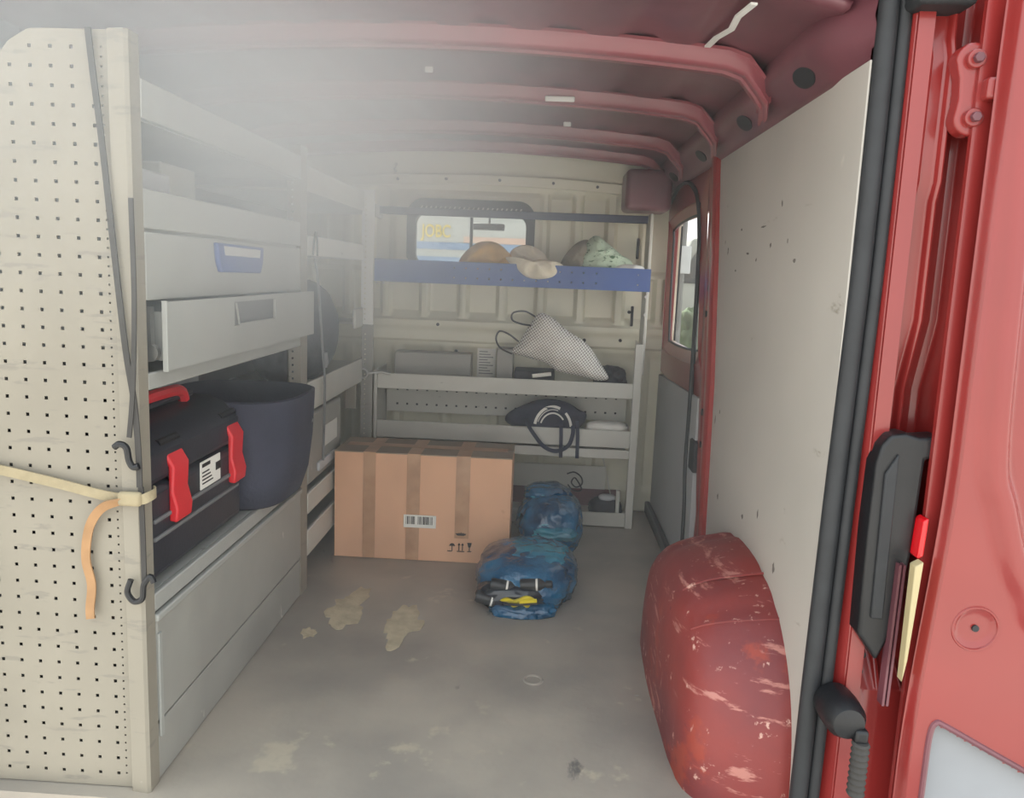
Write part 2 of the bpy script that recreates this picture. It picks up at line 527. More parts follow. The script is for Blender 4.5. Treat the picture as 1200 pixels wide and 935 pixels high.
def crown(x):
    t = (x + 0.29) / 0.79
    return 1.475 - 0.05 * t * t - 0.04 * max(0, abs(t) - 0.85) ** 2 * 40
ce = B()
us = fr(XL - 0.06, 0.475, 120); vs = fr(1.335, YB + 0.02, 60)
def skin(u, v):
    flute = 0.006 * max(-0.5, math.cos((u + 0.29) * 2 * PI / 0.155))
    return (u, v, crown(u) + 0.0385 + flute)
grid(ce, us, vs, skin)
ceil = obj('ceiling', ce, 'red_in', solid=0.012)
structure(ceil, 'dull red fluted steel roof skin seen from below')
rc = obj('roof_sheet', bx(XL - 0.09, 0.60, 1.20, 4.1, 1.56, 1.585), 'red', ceil)
def roof_rib(y, w=0.085, h=0.034):
    bm = B()
    xs = fr(-1.10, 0.36, 36)
    path = [(x, y, crown(x) - 0.002) for x in xs] + [(0.40, y + 0.006, crown(0.40) - 0.008), (0.435, y + 0.02, 1.395), (0.455, y + 0.035, 1.375), (0.46, y + 0.045, 1.345)]
    prof = [(-w / 2 - 0.015, h), (-w / 2, h - 0.002), (-w / 2 + 0.004, 0.006), (-w / 2 + 0.012, 0), (-0.012, 0), (-0.008, 0.006), (0.008, 0.006), (0.012, 0), (w / 2 - 0.012, 0), (w / 2 - 0.004, 0.006), (w / 2, h - 0.002), (w / 2 + 0.015, h)]
    rows = []
    for i, p in enumerate(path):
        rows.append([bm.verts.new((p[0], p[1] + a, p[2] + b)) for a, b in prof])
    for i in range(len(rows) - 1):
        for k in range(len(prof) - 1):
            bm.faces.new((rows[i][k], rows[i][k + 1], rows[i + 1][k + 1], rows[i + 1][k]))
    return bm
for y in (1.72, 2.21, 2.74):
    obj('roof_rib', roof_rib(y), 'red_rib', ceil, ang=50)
obj('roof_rib', roof_rib(3.13, 0.07), 'red_rib', ceil, ang=50)
# rear header above the door opening
hb = B(); box(hb, XL, 0.52, 1.22, 1.33, 1.52, 1.58)
obj('rear_header', hb, 'red_in', ceil, bev=0.01)
bm = B(); box(bm, 0.509, 0.585, 1.29, YB + 0.05, 1.45, 1.575); box(bm, -1.15, -1.06, 1.29, YB + 0.05, 1.40, 1.575); box(bm, -1.06, 0.509, 1.345, 1.36, 1.535, 1.575); obj('roof_side', bm, 'red_in', ceil)
# pale sealant run on the roof skin
bm = B(); ribbon(bm, [Vector((x, y, crown(x) + 0.026)) for x, y in ((0.335, 1.40), (0.325, 1.47), (0.33, 1.54), (0.315, 1.60), (0.31, 1.66))], [(1, 0.1 * k, 0) for k in (0, 1, -1, 1, 0)], 0.012, 0.004)
obj('sealant_run', bm, 'white', ceil)
for (x, y, l) in ((0.02, 2.163, 0.04), (-0.30, 1.93, 0.010), (0.05, 2.50, 0.012)):  # long dab is sealant, the two short ones are painted roof glints
    bm = B(); box(bm, x - l, x + l, y - 0.004, y + 0.004, crown(x) - 0.004, crown(x) + 0.010)
    obj('sealant_and_glint', bm, 'white', ceil, bev=0.003)

# left wall: plain grey liner with upright ribs
wl_ = B()
def lw(u, v):
    r = 0.012 if (u * 4.0) % 1.0 < 0.25 else 0.0
    return (XL + r, u, v)
grid(wl_, fr(YR, YB + 0.02, 96), fr(0, 1.44, 12), lw)
wl_o = obj('wall_left', wl_, 'wallgrey', solid=0.03)
structure(wl_o, 'grey lined body side behind the racking')
# left rear corner of the body
bm = B(); prism(bm, [(-1.14, 1.26, 0), (-1.05, 1.26, 0), (-1.03, 1.29, 0), (-1.05, 1.34, 0), (-1.14, 1.34, 0)], (0, 0, 1.50))
obj('corner_post', bm, 'white', wl_o, bev=0.004)  # white colour stands in for pale veil over this shaded post

def rnd0(i, k): return noise.noise(Vector((i * 3.7 + 0.5, k * 1.9 + 0.3, 0.7)))
M['scuff'] = mat('dark_scuff', (112, 106, 100), 0.8)
# right wall
wr = room('wall_right', 'red body side on the right with a pale lining board', (0.5, 1.9, 0))
obj('outer_skin', bx(0.56, 0.585, YR, 2.36, -0.1, 1.50), 'red', wr)
# lining board: outline follows the roof rail and the leaning pillar
pl = [(1.30, 0.02), (2.17, 0.02), (2.165, 0.30), (2.17, 0.36), (2.20, 0.71), (2.27, 1.07), (2.31, 1.22), (2.345, 1.362), (1.30, 1.358)]
bm = B(); prism(bm, [(0.500, y, z) for y, z in pl], (0.004, 0, 0))
obj('lining_board', bm, 'wood', wr, bev=0.002)
obj('inner_frame', bx(0.512, 0.558, 1.33, 2.30, 0.0, 1.36), 'red_in', wr)
# upper rail
rail = B()
rp = [(0.500, 1.352), (0.486, 1.362), (0.470, 1.380), (0.448, 1.398), (0.440, 1.425), (0.452, 1.475), (0.508, 1.50), (0.508, 1.352)]
rrows = []
for (y, dx) in ((1.30, 0.060), (1.32, 0.052), (1.36, 0.030), (1.41, 0.008), (1.46, 0.0), (YB, 0.0)):
    rrows.append([rail.verts.new((min(x + dx, 0.508), y, z)) for x, z in rp])
for i in range(len(rrows) - 1):
    for k in range(len(rp)):
        rail.faces.new((rrows[i][k], rrows[i][(k + 1) % len(rp)], rrows[i + 1][(k + 1) % len(rp)], rrows[i + 1][k]))
obj('roof_rail', rail, 'red_in', wr, ang=50)
for (y, w) in ((1.52, 0.05), (1.95, 0.05), (2.47, 0.045), (2.98, 0.05)):
    bm = B()
    pts = []
    for k in range(24):
        a = 2 * PI * k / 24
        t = 0.5 + 0.5 * math.sin(a) * 0.75
        p = Vector((0.486, 0, 1.362)).lerp(Vector((0.446, 0, 1.402)), t)
        pts.append(Vector((p.x - 0.001, y + w * math.cos(a) * (1 if abs(math.cos(a)) < .7 else .92), p.z - 0.001)))
    prism(bm, pts, (0.004, 0, 0.004))
    obj('rail_slot', bm, 'rubber', wr, label='dark oval access hole in the roof rail')
for i, (y, z, a, b) in enumerate([(2.03, 1.135, .012, .006), (1.83, 1.13, .030, .004), (2.16, 1.085, .008, .016), (1.95, 1.072, .02, .005), (1.76, 1.085, .010, .008), (1.585, 1.048, .012, .007), (1.70, 1.17, .006, .010), (2.155, 0.615, .006, .022), (2.11, 0.645, .005, .012), (1.68, 0.49, .007, .018), (1.80, 0.445, .012, .010), (1.54, 0.42, .012, .018), (2.055, 0.42, .010, .012), (1.64, 1.09, .005, .008), (2.06, 1.03, .012, .004), (1.87, 1.055, .008, .006), (2.2, 1.11, .004, .008)]):
    bm = B()
    pts = [(0.4996, y + a * math.cos(2 * PI * k / 12) * (0.6 + 0.5 * rnd0(i, k)), z + b * math.sin(2 * PI * k / 12) * (0.6 + 0.5 * rnd0(i + 31, k))) for k in range(12)]
    prism(bm, pts, (0.0008, 0, 0)); obj('scuff', bm, 'scuff', wr)
# door pillar between lining board and sliding door
def pillar_strip(ys, prof):
    bm = B(); rows = []
    for (z, yr, yl) in ys:
        rows.append([bm.verts.new((x, yr + (yl - yr) * t, z)) for t, x in prof])
    for i in range(len(rows) - 1):
        for k in range(len(prof) - 1):
            bm.faces.new((rows[i][k], rows[i][k + 1], rows[i + 1][k + 1], rows[i + 1][k]))
    return bm
ysr = [(0.20, 2.165, 2.37), (0.28, 2.16, 2.355), (0.36, 2.17, 2.385), (0.71, 2.20, 2.465), (1.07, 2.268, 2.495), (1.22, 2.308, 2.50), (1.33, 2.335, 2.53), (1.40, 2.35, 2.58)]
ysr2 = []
for i in range(len(ysr) - 1):
    for k in range(5):
        t = k / 5
        ysr2.append(tuple(a + (b - a) * t for a, b in zip(ysr[i], ysr[i + 1])))
ysr2.append(ysr[-1])
prof = [(0.0, 0.512), (0.0, 0.489), (0.05, 0.482), (0.18, 0.482), (0.23, 0.487), (0.28, 0.503), (0.33, 0.510), (0.62, 0.513), (0.66, 0.508), (0.72, 0.504), (0.86, 0.504), (0.9, 0.512), (0.92, 0.54)]
obj('door_pillar', pillar_strip(ysr2, prof), 'red', wr, ang=40)
for (y, z) in ((2.40, 0.98), (2.41, 0.90), (2.39, 1.16), (2.36, 0.60), (2.35, 0.50)):
    bm = B(); cyl(bm, (0.510, y, z), 0.011, 0.012, 'X', 12)
    obj('pillar_bolt', bm, 'rubber', wr)
# latch striker at the foot of the pillar
bm = B(); box(bm, 0.492, 0.515, 2.375, 2.45, 0.40, 0.50); obj('striker_plate', bm, 'rubber', wr, bev=0.006)
# curl of body metal in the front top corner
bm = B(); box(bm, 0.30, 0.48, 3.06, 3.245, 1.262, 1.42)
obj('corner_bracket', bm, 'red_in', wr, bev=0.022, seg=4)

# wheel arch
def arch_mesh():
    bm = B()
    N = 36
    out = []                      # contact curve on the wall
    for k in range(N + 1):
        a = PI * k / N
        y = 1.725 - 0.395 * math.copysign(abs(math.cos(a)) ** 0.85, math.cos(a))
        z = 0.392 * (math.sin(a)) ** 0.72
        if y > 1.725: y = 1.725 + (y - 1.725) * 1.04
        out.append((y, z))
    secs = [(0.512, 1.0), (0.488, 0.998), (0.465, 0.985), (0.44, 0.972), (0.41, 0.955), (0.38, 0.93), (0.355, 0.90), (0.335, 0.855), (0.321, 0.80), (0.312, 0.72), (0.306, 0.55), (0.303, 0.3), (0.302, 0.08)]
    rows = []
    for (x, s) in secs:
        row = []
        for (y, z) in out:
            yy = 1.725 + (y - 1.725) * s
            zz = z * s
            if x > 0.34:           # pressed steps across the crown
                for yc in (1.50, 1.60, 1.86):
                    if abs(y - yc) < 0.012: zz -= 0.004
            row.append(bm.verts.new((x, yy, max(zz, 0.0))))
        rows.append(row)
    for i in range(len(rows) - 1):
        for k in range(N):
            bm.faces.new((rows[i][k], rows[i][k + 1], rows[i + 1][k + 1], rows[i + 1][k]))
    bm.faces.new(rows[-1])
    bmesh.ops.subdivide_edges(bm, edges=list(bm.edges), cuts=1, use_grid_fill=True)
    for v in bm.verts:
        k = noise.noise(v.co * 9) * 0.0035
        v.co.z += k * (1 if v.co.z > 0.03 else 0)
        if v.co.x < 0.5: v.co.x += noise.noise(v.co * 7 + Vector((4, 4, 4))) * 0.003
    bmesh.ops.remove_doubles(bm, verts=bm.verts, dist=1e-5)
    return bm
wa = obj('wheel_arch', arch_mesh(), 'arch', wr, ang=60, label='scuffed faded red steel wheel arch')
# seams of the arch
for (y, r) in ((1.475, 0.003), (1.60, 0.003)):
    pts = []
    t = (1.725 - y) / 0.395
    z = 0.392 * max(0.05, (1 - abs(t) ** (2 / 0.85))) ** 0.36
    for x, s in ((0.50, 1.0), (0.465, 0.985), (0.44, 0.972), (0.41, 0.955), (0.38, 0.93), (0.355, 0.90), (0.335, 0.855)):
        pts.append((x, 1.725 + (y - 1.725) * s, z * s + 0.001))
    bm = B(); tube(bm, pts, r, 6); obj('seam', bm, 'arch', wa)

# ------------------------------------------------------------------ sliding side door (door_1)
d1 = room('door_1', 'red sliding side door seen from inside', (0.5, 2.9, 0))
def door_inner():
    """inner skin of the sliding door with a window opening and a deep reveal"""
    bm = B()
    # window opening outline, rounded quad (y,z), and frame outline
    win = [(3.15, 1.205), (2.68, 1.222), (2.605, 1.17), (2.50, 0.83), (2.52, 0.775), (3.05, 0.755), (3.14, 0.80), (3.18, 1.14)]
    mid = [(3.19, 1.240), (2.66, 1.262), (2.575, 1.19), (2.475, 0.82), (2.49, 0.735), (3.12, 0.715), (3.20, 0.79), (3.225, 1.18)]
    big = [(3.25, 1.37), (2.60, 1.39), (2.515, 1.25), (2.44, 0.82), (2.42, 0.64), (3.16, 0.615), (3.25, 0.70), (3.25, 1.22)]
    def cm(o, x, dx=0): return [Vector((x, p.x, p.y)) for p in catmull([Vector((a, b, 0)) for a, b in o], 8, True)]
    loops = [cm(big, 0.508), cm(mid, 0.499), cm(mid, 0.503), cm(win, 0.513), cm(win, 0.526)]
    vs_ = [[bm.verts.new(p) for p in lp] for lp in loops]
    n = len(vs_[0])
    for i in range(len(vs_) - 1):
        for k in range(n):
            bm.faces.new((vs_[i][k], vs_[i][(k + 1) % n], vs_[i + 1][(k + 1) % n], vs_[i + 1][k]))
    return bm, loops
dbm, dl = door_inner()
obj('window_surround', dbm, 'red', d1, ang=30)
# outer skin with the same opening (frame of boxes)
bm = B()
box(bm, 0.524, 0.540, 2.37, 3.32, -0.08, 0.755); box(bm, 0.524, 0.540, 2.37, 3.32, 1.225, 1.47)
box(bm, 0.524, 0.540, 2.37, 2.44, 0.755, 1.225); box(bm, 0.524, 0.540, 3.22, 3.32, 0.755, 1.225)
obj('outer_skin', bm, 'red', d1)
bm = B(); box(bm, 0.521, 0.562, 2.40, 3.25, 0.0, 0.63); obj('inner_frame', bm, 'red_in', d1)
bm = B(); box(bm, 0.52, 0.562, 2.45, 3.25, 1.37, 1.45); obj('top_frame', bm, 'red_in', d1)
w2 = room('window_2', 'side window in the sliding door', (0.55, 2.9, 1.0))
bm = B(); vsg = [bm.verts.new(p) for p in [Vector((0.519, q.y, q.z)) for q in dl[3]]]; bm.faces.new(vsg)
obj('pane', bm, 'glass', w2)
bm = B(); tube(bm, [Vector((0.516, q.y, q.z)) for q in dl[3]], 0.005, 6, closed=True); obj('window_gasket', bm, 'rubber', w2)
bm = B(); box(bm, 0.517, 0.523, 3.02, 3.034, 0.765, 1.205); obj('sliding_pane_edge', bm, 'rubber', w2)
# grey lower lining board, sloping top
bm = B(); prism(bm, [(0.500, 2.385, 0.10), (0.500, 2.41, 0.635), (0.500, 3.235, 0.605), (0.500, 3.235, 0.0), (0.500, 2.5, 0.0)], (0.018, 0, 0))
obj('lining_board', bm, 'board', d1, bev=0.002, label='grey lining board on the lower half of the door')
bm = B(); box(bm, 0.478, 0.499, 2.47, 3.24, 0.001, 0.05); obj('step_rubber', bm, 'rubber', d1, bev=0.005)
# seal round the doorway
sp = [(0.497, 3.21, 1.31), (0.496, 3.05, 1.352), (0.495, 2.86, 1.348), (0.494, 2.70, 1.305), (0.493, 2.61, 1.245), (0.493, 2.56, 1.15), (0.493, 2.54, 1.05), (0.493, 2.515, 0.74), (0.493, 2.51, 0.55), (0.493, 2.51, 0.40), (0.493, 2.475, 0.25), (0.493, 2.46, 0.05)]
bm = B(); tube(bm, [p + Vector((0.004, 0, 0)) for p in catmull(sp, 8)], 0.008, 8); obj('door_seal', bm, 'rubber', d1)

# ------------------------------------------------------------------ bulkhead (wall_front)
WX0, WX1, WZ0, WZ1 = -0.548, -0.078, 1.02, 1.238
bk = B()
us = sorted(set([round(v, 4) for v in fr(XL, 0.56, 205)] + [WX0, WX1]))
vs = sorted(set([round(v, 4) for v in fr(0.0, 1.55, 155)] + [WZ0, WZ1]))
def sstep(a, b, x):
    t = min(1, max(0, (x - a) / (b - a))); return t * t * (3 - 2 * t)
def bulk_fn(x, z):
    d = 0.0
    # upright flutes in the middle band
    f = ((x + 0.493) / 0.164) % 1.0
    fl_ = sstep(0.0, 0.10, f) * (1 - sstep(0.78, 0.88, f))
    band = sstep(0.80, 0.83, z) * (1 - sstep(0.985, 1.01, z))
    d += 0.024 * fl_ * band
    # ledge
    d -= 0.016 * sstep(0.755, 0.765, z) * (1 - sstep(0.79, 0.80, z))
    d -= 0.008 * sstep(0.70, 0.71, z) * (1 - sstep(0.755, 0.765, z))
    # lower flutes, shallow
    f2 = ((x + 0.60) / 0.21) % 1.0
    d += 0.010 * sstep(0.0, 0.07, f2) * (1 - sstep(0.8, 0.9, f2)) * (1 - sstep(0.66, 0.69, z)) * sstep(0.08, 0.12, z)
    # window plinth pressing and flutes on the right of it
    wx = sstep(WX0 - 0.10, WX0 - 0.075, x) * (1 - sstep(WX1 + 0.045, WX1 + 0.065, x)) * sstep(0.985, 1.0, z) * (1 - sstep(1.31, 1.33, z))
    d -= 0.012 * wx
    if x > WX1 + 0.05:
        f3 = ((x - 0.0) / 0.14) % 1.0
        d += 0.022 * sstep(0.0, 0.10, f3) * (1 - sstep(0.72, 0.84, f3)) * sstep(1.0, 1.03, z) * (1 - sstep(1.31, 1.34, z))
    if x < WX0 - 0.08:
        f3 = ((x + 0.63) / 0.10) % 1.0
        d += 0.012 * sstep(0.1, 0.2, f3) * (1 - sstep(0.72, 0.84, f3)) * sstep(1.0, 1.03, z) * (1 - sstep(1.31, 1.34, z))
    return (x, YB + d, z)
grid(bk, us, vs, bulk_fn, lambda u, v: WX0 < u < WX1 and WZ0 < v < WZ1)
wf = obj('wall_front', bk, 'bulk', ang=28, solid=0.004)
structure(wf, 'grey white pressed steel bulkhead with upright flutes')
bm = B()
pts = [(x, 3.235, 1.375 - 0.02 * ((x + 0.25) / 0.55) ** 2) for x in fr(-1.0, 0.30, 20)]
ribbon(bm, pts, (0, 0, 1), 0.042, 0.02)
obj('header_flange', bm, 'bulk', wf, bev=0.004)
for x in (-0.62, -0.42, -0.2, 0.02, 0.2):
    bm = B(); cyl(bm, (x, 3.223, 1.375 - 0.02 * ((x + 0.25) / 0.55) ** 2), 0.006, 0.006, 'Y', 10); obj('flange_screw', bm, 'rubber', wf)
for (x, z0) in ((0.375, 1.08), (0.368, 0.80)):
    bm = B(); box(bm, x, x + 0.012, 3.243, 3.2505, z0, z0 + 0.085); obj('bulkhead_slot', bm, 'rubber', wf, bev=0.004, label='dark upright slot in the bulkhead')
for (x, z) in ((-0.44, 0.775), (0.18, 0.735), (-0.36, 0.665), (0.33, 0.74), (0.36, 0.86)):
    bm = B(); cyl(bm, (x, 3.236, z), 0.007, 0.012, 'Y', 10); obj('bulkhead_bolt', bm, 'rubber', wf)
# bulkhead window
w1 = room('window_1', 'black framed window in the bulkhead', (-0.31, 3.25, 1.13))
def rrect(x0, x1, z0, z1, r, n=6):
    pts = []
    for (cx, cz, a0) in ((x1 - r, z1 - r, 0), (x0 + r, z1 - r, PI / 2), (x0 + r, z0 + r, PI), (x1 - r, z0 + r, 1.5 * PI)):
        for k in range(n + 1):
            a = a0 + k / n * PI / 2
            pts.append((cx + r * math.cos(a), cz + r * math.sin(a)))
    return pts
bm = B()
o1 = rrect(WX0 - 0.030, WX1 + 0.030, WZ0 - 0.022, WZ1 + 0.055, 0.07)
i1 = rrect(WX0 + 0.006, WX1 - 0.006, WZ0 + 0.004, WZ1 - 0.004, 0.045)
ra = [[bm.verts.new((x, yy, z)) for x, z in lp] for lp, yy in ((o1, 3.252), (o1, 3.222), (i1, 3.222), (i1, 3.262))]
n = len(o1)
for i in range(3):
    for k in range(n):
        bm.faces.new((ra[i][k], ra[i][(k + 1) % n], ra[i + 1][(k + 1) % n], ra[i + 1][k]))
obj('window_frame', bm, 'rubber', w1, ang=40)
bm = B(); fv = [bm.verts.new((x, 3.256, z)) for x, z in i1]; bm.faces.new(fv); obj('pane', bm, 'glass', w1)
bm = B(); box(bm, -0.318, -0.306, 3.246, 3.262, WZ0, WZ1); obj('mullion', bm, 'rubber', w1)
for k in range(22):
    x = -0.525 + k * 0.0195
    bm = B(); prism(bm, [(x, 3.2205, 1.249), (x + 0.007, 3.2205, 1.249), (x + 0.013, 3.2205, 1.262), (x + 0.006, 3.2205, 1.262)], (0, 0.004, 0))
    obj('vent_tick', bm, 'grey', w1)

# ------------------------------------------------------------------ rear right corner: seal, pillar, lamp, open door
t1 = room('trim_1', 'black rubber seal round the rear door opening', (0.52, 1.3, 0))
def seal_path(off):
    pts = [Vector((0.508 + off, 1.30, -0.02)), Vector((0.511 + off, 1.30, 0.3)), Vector((0.516 + off, 1.30, 0.62)), Vector((0.523 + off, 1.30, 1.0)), Vector((0.524 + off, 1.30, 1.25)), Vector((0.524 + off, 1.30, 1.44))]
    r = 0.06
    for k in range(1, 7):
        a = PI / 2 * k / 6
        pts.append(Vector((0.524 - r + (r + off) * math.cos(a), 1.30, 1.45 + (r + off) * math.sin(a))))
    pts += [Vector((0.2, 1.30, 1.525 + off)), Vector((-0.3, 1.30, 1.535 + off)), Vector((-1.0, 1.30, 1.51 + off))]
    return pts
bm = B(); tube(bm, seal_path(-0.004), 0.016, 10); obj('seal_bulb', bm, 'rubber', t1, ang=60)
bm = B(); tube(bm, seal_path(0.022), 0.012, 8); obj('seal_lip', bm, 'rubber', t1, ang=60)

# D pillar: pressed section of red steel, faces the rear
t2 = room('trim_2', 'red pressed rear corner pillar', (0.6, 1.28, 0))
def dpillar(z, upper):
    return [(0.535, 1.315), (0.552, 1.300), (0.560, 1.285), (0.574, 1.280), (0.582, 1.292), (0.590, 1.300), (0.612, 1.300), (0.617, 1.288), (0.622, 1.286),
            (0.628, 1.30), (0.634, 1.318), (0.650, 1.322), (0.662, 1.318), (0.668, 1.30), (0.672, 1.262), (0.690, 1.255), (0.74, 1.255), (0.76, 1.30)]
bm = B()
rows = []
zs = [-0.06, 0.1, 0.30, 0.36, 0.5, 0.8, 0.83, 0.95, 1.14, 1.17, 1.36, 1.39, 1.50]
for z in zs:
    lean = 0.0 if z > 0.3 else 0.0
    row = []
    for i, (x, y) in enumerate(dpillar(z, False)):
        yy = y
        if 4 <= i <= 8 and z >= 1.17 and z <= 1.36: yy = y - 0.010        # raised pad high on the pillar
        if 4 <= i <= 12 and z <= 0.83 and z >= 0.36: yy = y + 0.035          # lamp well
        if 4 <= i <= 12 and z < 0.36: yy = 1.290
        row.append(bm.verts.new((x + lean, yy, z)))
    rows.append(row)
for i in range(len(rows) - 1):
    for k in range(len(rows[0]) - 1):
        bm.faces.new((rows[i][k], rows[i][k + 1], rows[i + 1][k + 1], rows[i + 1][k]))
obj('pillar_pressing', bm, 'red', t2, ang=25, bev=0.003)
for (x, z) in ((0.585, 0.365), (0.583, 0.335)):
    bm = B(); cyl(bm, (x, 1.289, z), 0.006, 0.008, 'Y', 12); obj('pillar_hole', bm, 'rubber', t2)
bm = B(); box(bm, 0.54, 0.63, 1.24, 1.31, 1.425, 1.46); obj('gutter', bm, 'rubber', t2, bev=0.01)

# hinge
hg = t2
bm = B()
pts = []
for (cx, cz, a0) in ((0.634, 1.347, 0), (0.640, 1.262, PI)):
    for k in range(13):
        a = a0 + PI * k / 12
        pts.append((cx + 0.026 * math.cos(a), 1.246, cz + 0.026 * math.sin(a)))
    if a0 == 0: pts += [(0.616, 1.246, 1.32), (0.618, 1.246, 1.29)]
    else: pts += [(0.662, 1.246, 1.29), (0.660, 1.246, 1.32)]
prism(bm, pts, (0, 0.03, 0)); obj('hinge_plate', bm, 'red', hg, bev=0.005, seg=3)
for (x, z) in ((0.634, 1.347), (0.640, 1.262)):
    bm = B(); cyl(bm, (x, 1.243, z), 0.014, 0.012, 'Y', 20); b_ = obj('washer', bm, 'red', hg, bev=0.002)
    bm = B(); cyl(bm, (x, 1.236, z), 0.008, 0.014, 'Y', 6); obj('bolt_head', bm, 'red_in', b_, bev=0.0015)
bm = B(); box(bm, 0.646, 0.70, 1.222, 1.250, 1.286, 1.318); obj('hinge_arm', bm, 'red', hg, bev=0.005)

# tail lamp housing
tl = thing('tail_lamp', 'black tail lamp housing with a red lens edge beside the open door', 'lamp', (0.60, 1.28, 0.37))
bm = B()
ol = [(0.558, 0.42), (0.556, 0.60), (0.557, 0.715), (0.563, 0.745), (0.576, 0.764), (0.60, 0.768), (0.622, 0.762), (0.66, 0.766), (0.668, 0.735), (0.635, 0.725), (0.630, 0.56), (0.612, 0.42), (0.593, 0.372)]
prism(bm, [(x, 1.250, z) for x, z in ol], (0, 0.05, 0)); obj('housing', bm, 'black', tl, bev=0.006, seg=3)
bm = B(); prism(bm, [(x, 1.244, z) for x, z in ((0.574, 0.45), (0.571, 0.70), (0.590, 0.735), (0.594, 0.45))], (0, 0.01, 0)); obj('inner_panel', bm, 'rubber', tl, bev=0.003)
bm = B(); prism(bm, [(x, 1.225, z) for x, z in ((0.628, 0.565), (0.631, 0.63), (0.640, 0.635), (0.638, 0.57))], (0, 0.03, 0)); obj('red_lens', bm, 'lens', tl, bev=0.003)
bm = B(); prism(bm, [(x, 1.205, z) for x, z in ((0.617, 0.36), (0.616, 0.56), (0.629, 0.568), (0.622, 0.40))], (0, 0.02, 0)); obj('ivory_edge', bm, 'ivory', tl, bev=0.002, label='ivory lower edge strip')
for x in (0.604, 0.611):
    bm = B(); prism(bm, [(x, 1.236, 0.30), (x + 0.002, 1.236, 0.55), (x + 0.006, 1.236, 0.55), (x + 0.004, 1.236, 0.30)], (0, 0.02, 0)); obj('lens_rib', bm, 'red_in', tl)

# rubber buffer with its ribbed bolt
rb = thing('door_buffer', 'black rubber door buffer with a ribbed grey bolt low on the rear pillar', 'buffer', (0.55, 1.27, 0.26))
bm = B(); lathe(bm, [(0.034, 0.03), (0.036, 0.0), (0.034, -0.03), (0.026, -0.045), (0.012, -0.05)], (0.542, 1.255, 0.278), 'Y', 24); obj('buffer', bm, 'black', rb)
bm = B(); prof_ = []
for k in range(9): prof_ += [(0.0125, -0.06 + k * 0.011), (0.015, -0.056 + k * 0.011), (0.0125, -0.052 + k * 0.011)]
lathe(bm, prof_, (0.562, 1.205, 0.215), 'Z', 14); obj('ribbed_bolt', bm, 'cord', rb)
bm = B(); box(bm, 0.551, 0.573, 1.20, 1.27, 0.245, 0.272); obj('bracket', bm, 'black', rb, bev=0.005)

# open rear door (folded right back), its inner pressing faces the camera
d2 = room('door_2', 'open red rear door with pressed inner panel', (0.9, 1.2, 0))
arc = [(0.655, 1.52), (0.662, 1.394), (0.680, 1.055), (0.693, 0.753), (0.718, 0.658), (0.767, 0.534), (0.86, 0.45), (1.3, 0.43)]
arcs = catmull([Vector((a, b, 0)) for a, b in arc], 10)
def side(x, z):
    best = 1e9; sg = 1
    for i in range(len(arcs) - 1):
        a, b = arcs[i], arcs[i + 1]
        ab = b - a; p = Vector((x, z, 0)) - a
        t = max(0, min(1, p.dot(ab) / ab.length_squared))
        q = p - ab * t
        if q.length < best:
            best = q.length; sg = 1 if ab.x * p.y - ab.y * p.x > 0 else -1
    return best * sg
def cutline(x): return 0.298 - (x - 0.68) * 0.52
def door_fn(x, z):
    s = side(x, z)
    y = 1.20
    y -= 0.014 * sstep(-0.012, 0.016, s)
    y += 0.022 * sstep(0.03, 0.05, s)
    r = math.hypot(x - 0.7195, z - 0.463)
    y += 0.006 * (1 - sstep(0.026, 0.036, r))
    e = sstep(0.0, 0.012, x - edge_x(z))
    y += 0.02 * (1 - e)
    return (x, y, z)
def edge_x(z): return 0.632 + (0.655 - 0.632) * sstep(0.2, 0.75, z)
bm = B()
us = fr(0.0, 1.0, 120); vs = fr(0.02, 1.50, 210)
def uvx(u, z): return edge_x(z) + u ** 1.35 * 0.66
V = [[bm.verts.new(door_fn(uvx(u, z), z)) for z in vs] for u in us]
for i in range(len(us) - 1):
    for j in range(len(vs) - 1):
        zc = (vs[j] + vs[j + 1]) / 2; xc = uvx((us[i] + us[i + 1]) / 2, zc)
        if xc > 0.672 and zc < cutline(xc) - 0.004 and zc > 0.09 and xc < 0.94: continue
        bm.faces.new((V[i][j], V[i + 1][j], V[i + 1][j + 1], V[i][j + 1]))
obj('inner_panel', bm, 'red', d2, ang=40)
obj('outer_panel', bx(0.64, 1.30, 1.150 + 0.09, 1.150 + 0.10, 0.0, 1.52), 'red', d2)
bm = B(); box(bm, 0.645, 0.95, 1.218, 1.222, 0.05, 0.34); obj('aperture_cover', bm, 'cover', d2, label='pale grey cover behind the lower aperture')
rim = [(0.668, 1.20, 0.10), (0.668, 1.20, 0.20), (0.669, 1.20, 0.272), (0.676, 1.20, 0.296), (0.692, 1.20, 0.292), (0.76, 1.20, 0.2565), (0.86, 1.20, 0.2045), (0.94, 1.20, 0.163), (0.945, 1.20, 0.10)]
bm = B(); tube(bm, catmull([Vector(p) for p in rim], 5), 0.005, 8); obj('aperture_rim', bm, 'red_in', d2)
bm = B(); cyl(bm, (0.722, 1.2045, 0.462), 0.0055, 0.004, 'Y', 14); obj('drain_hole', bm, 'rubber', d2)
bm = B(); ring_tube(bm, (0.7195, 1.2005, 0.463), 0.0022, 0.036, 'Y', 36, 6); obj('pressed_ring', bm, 'red', d2)

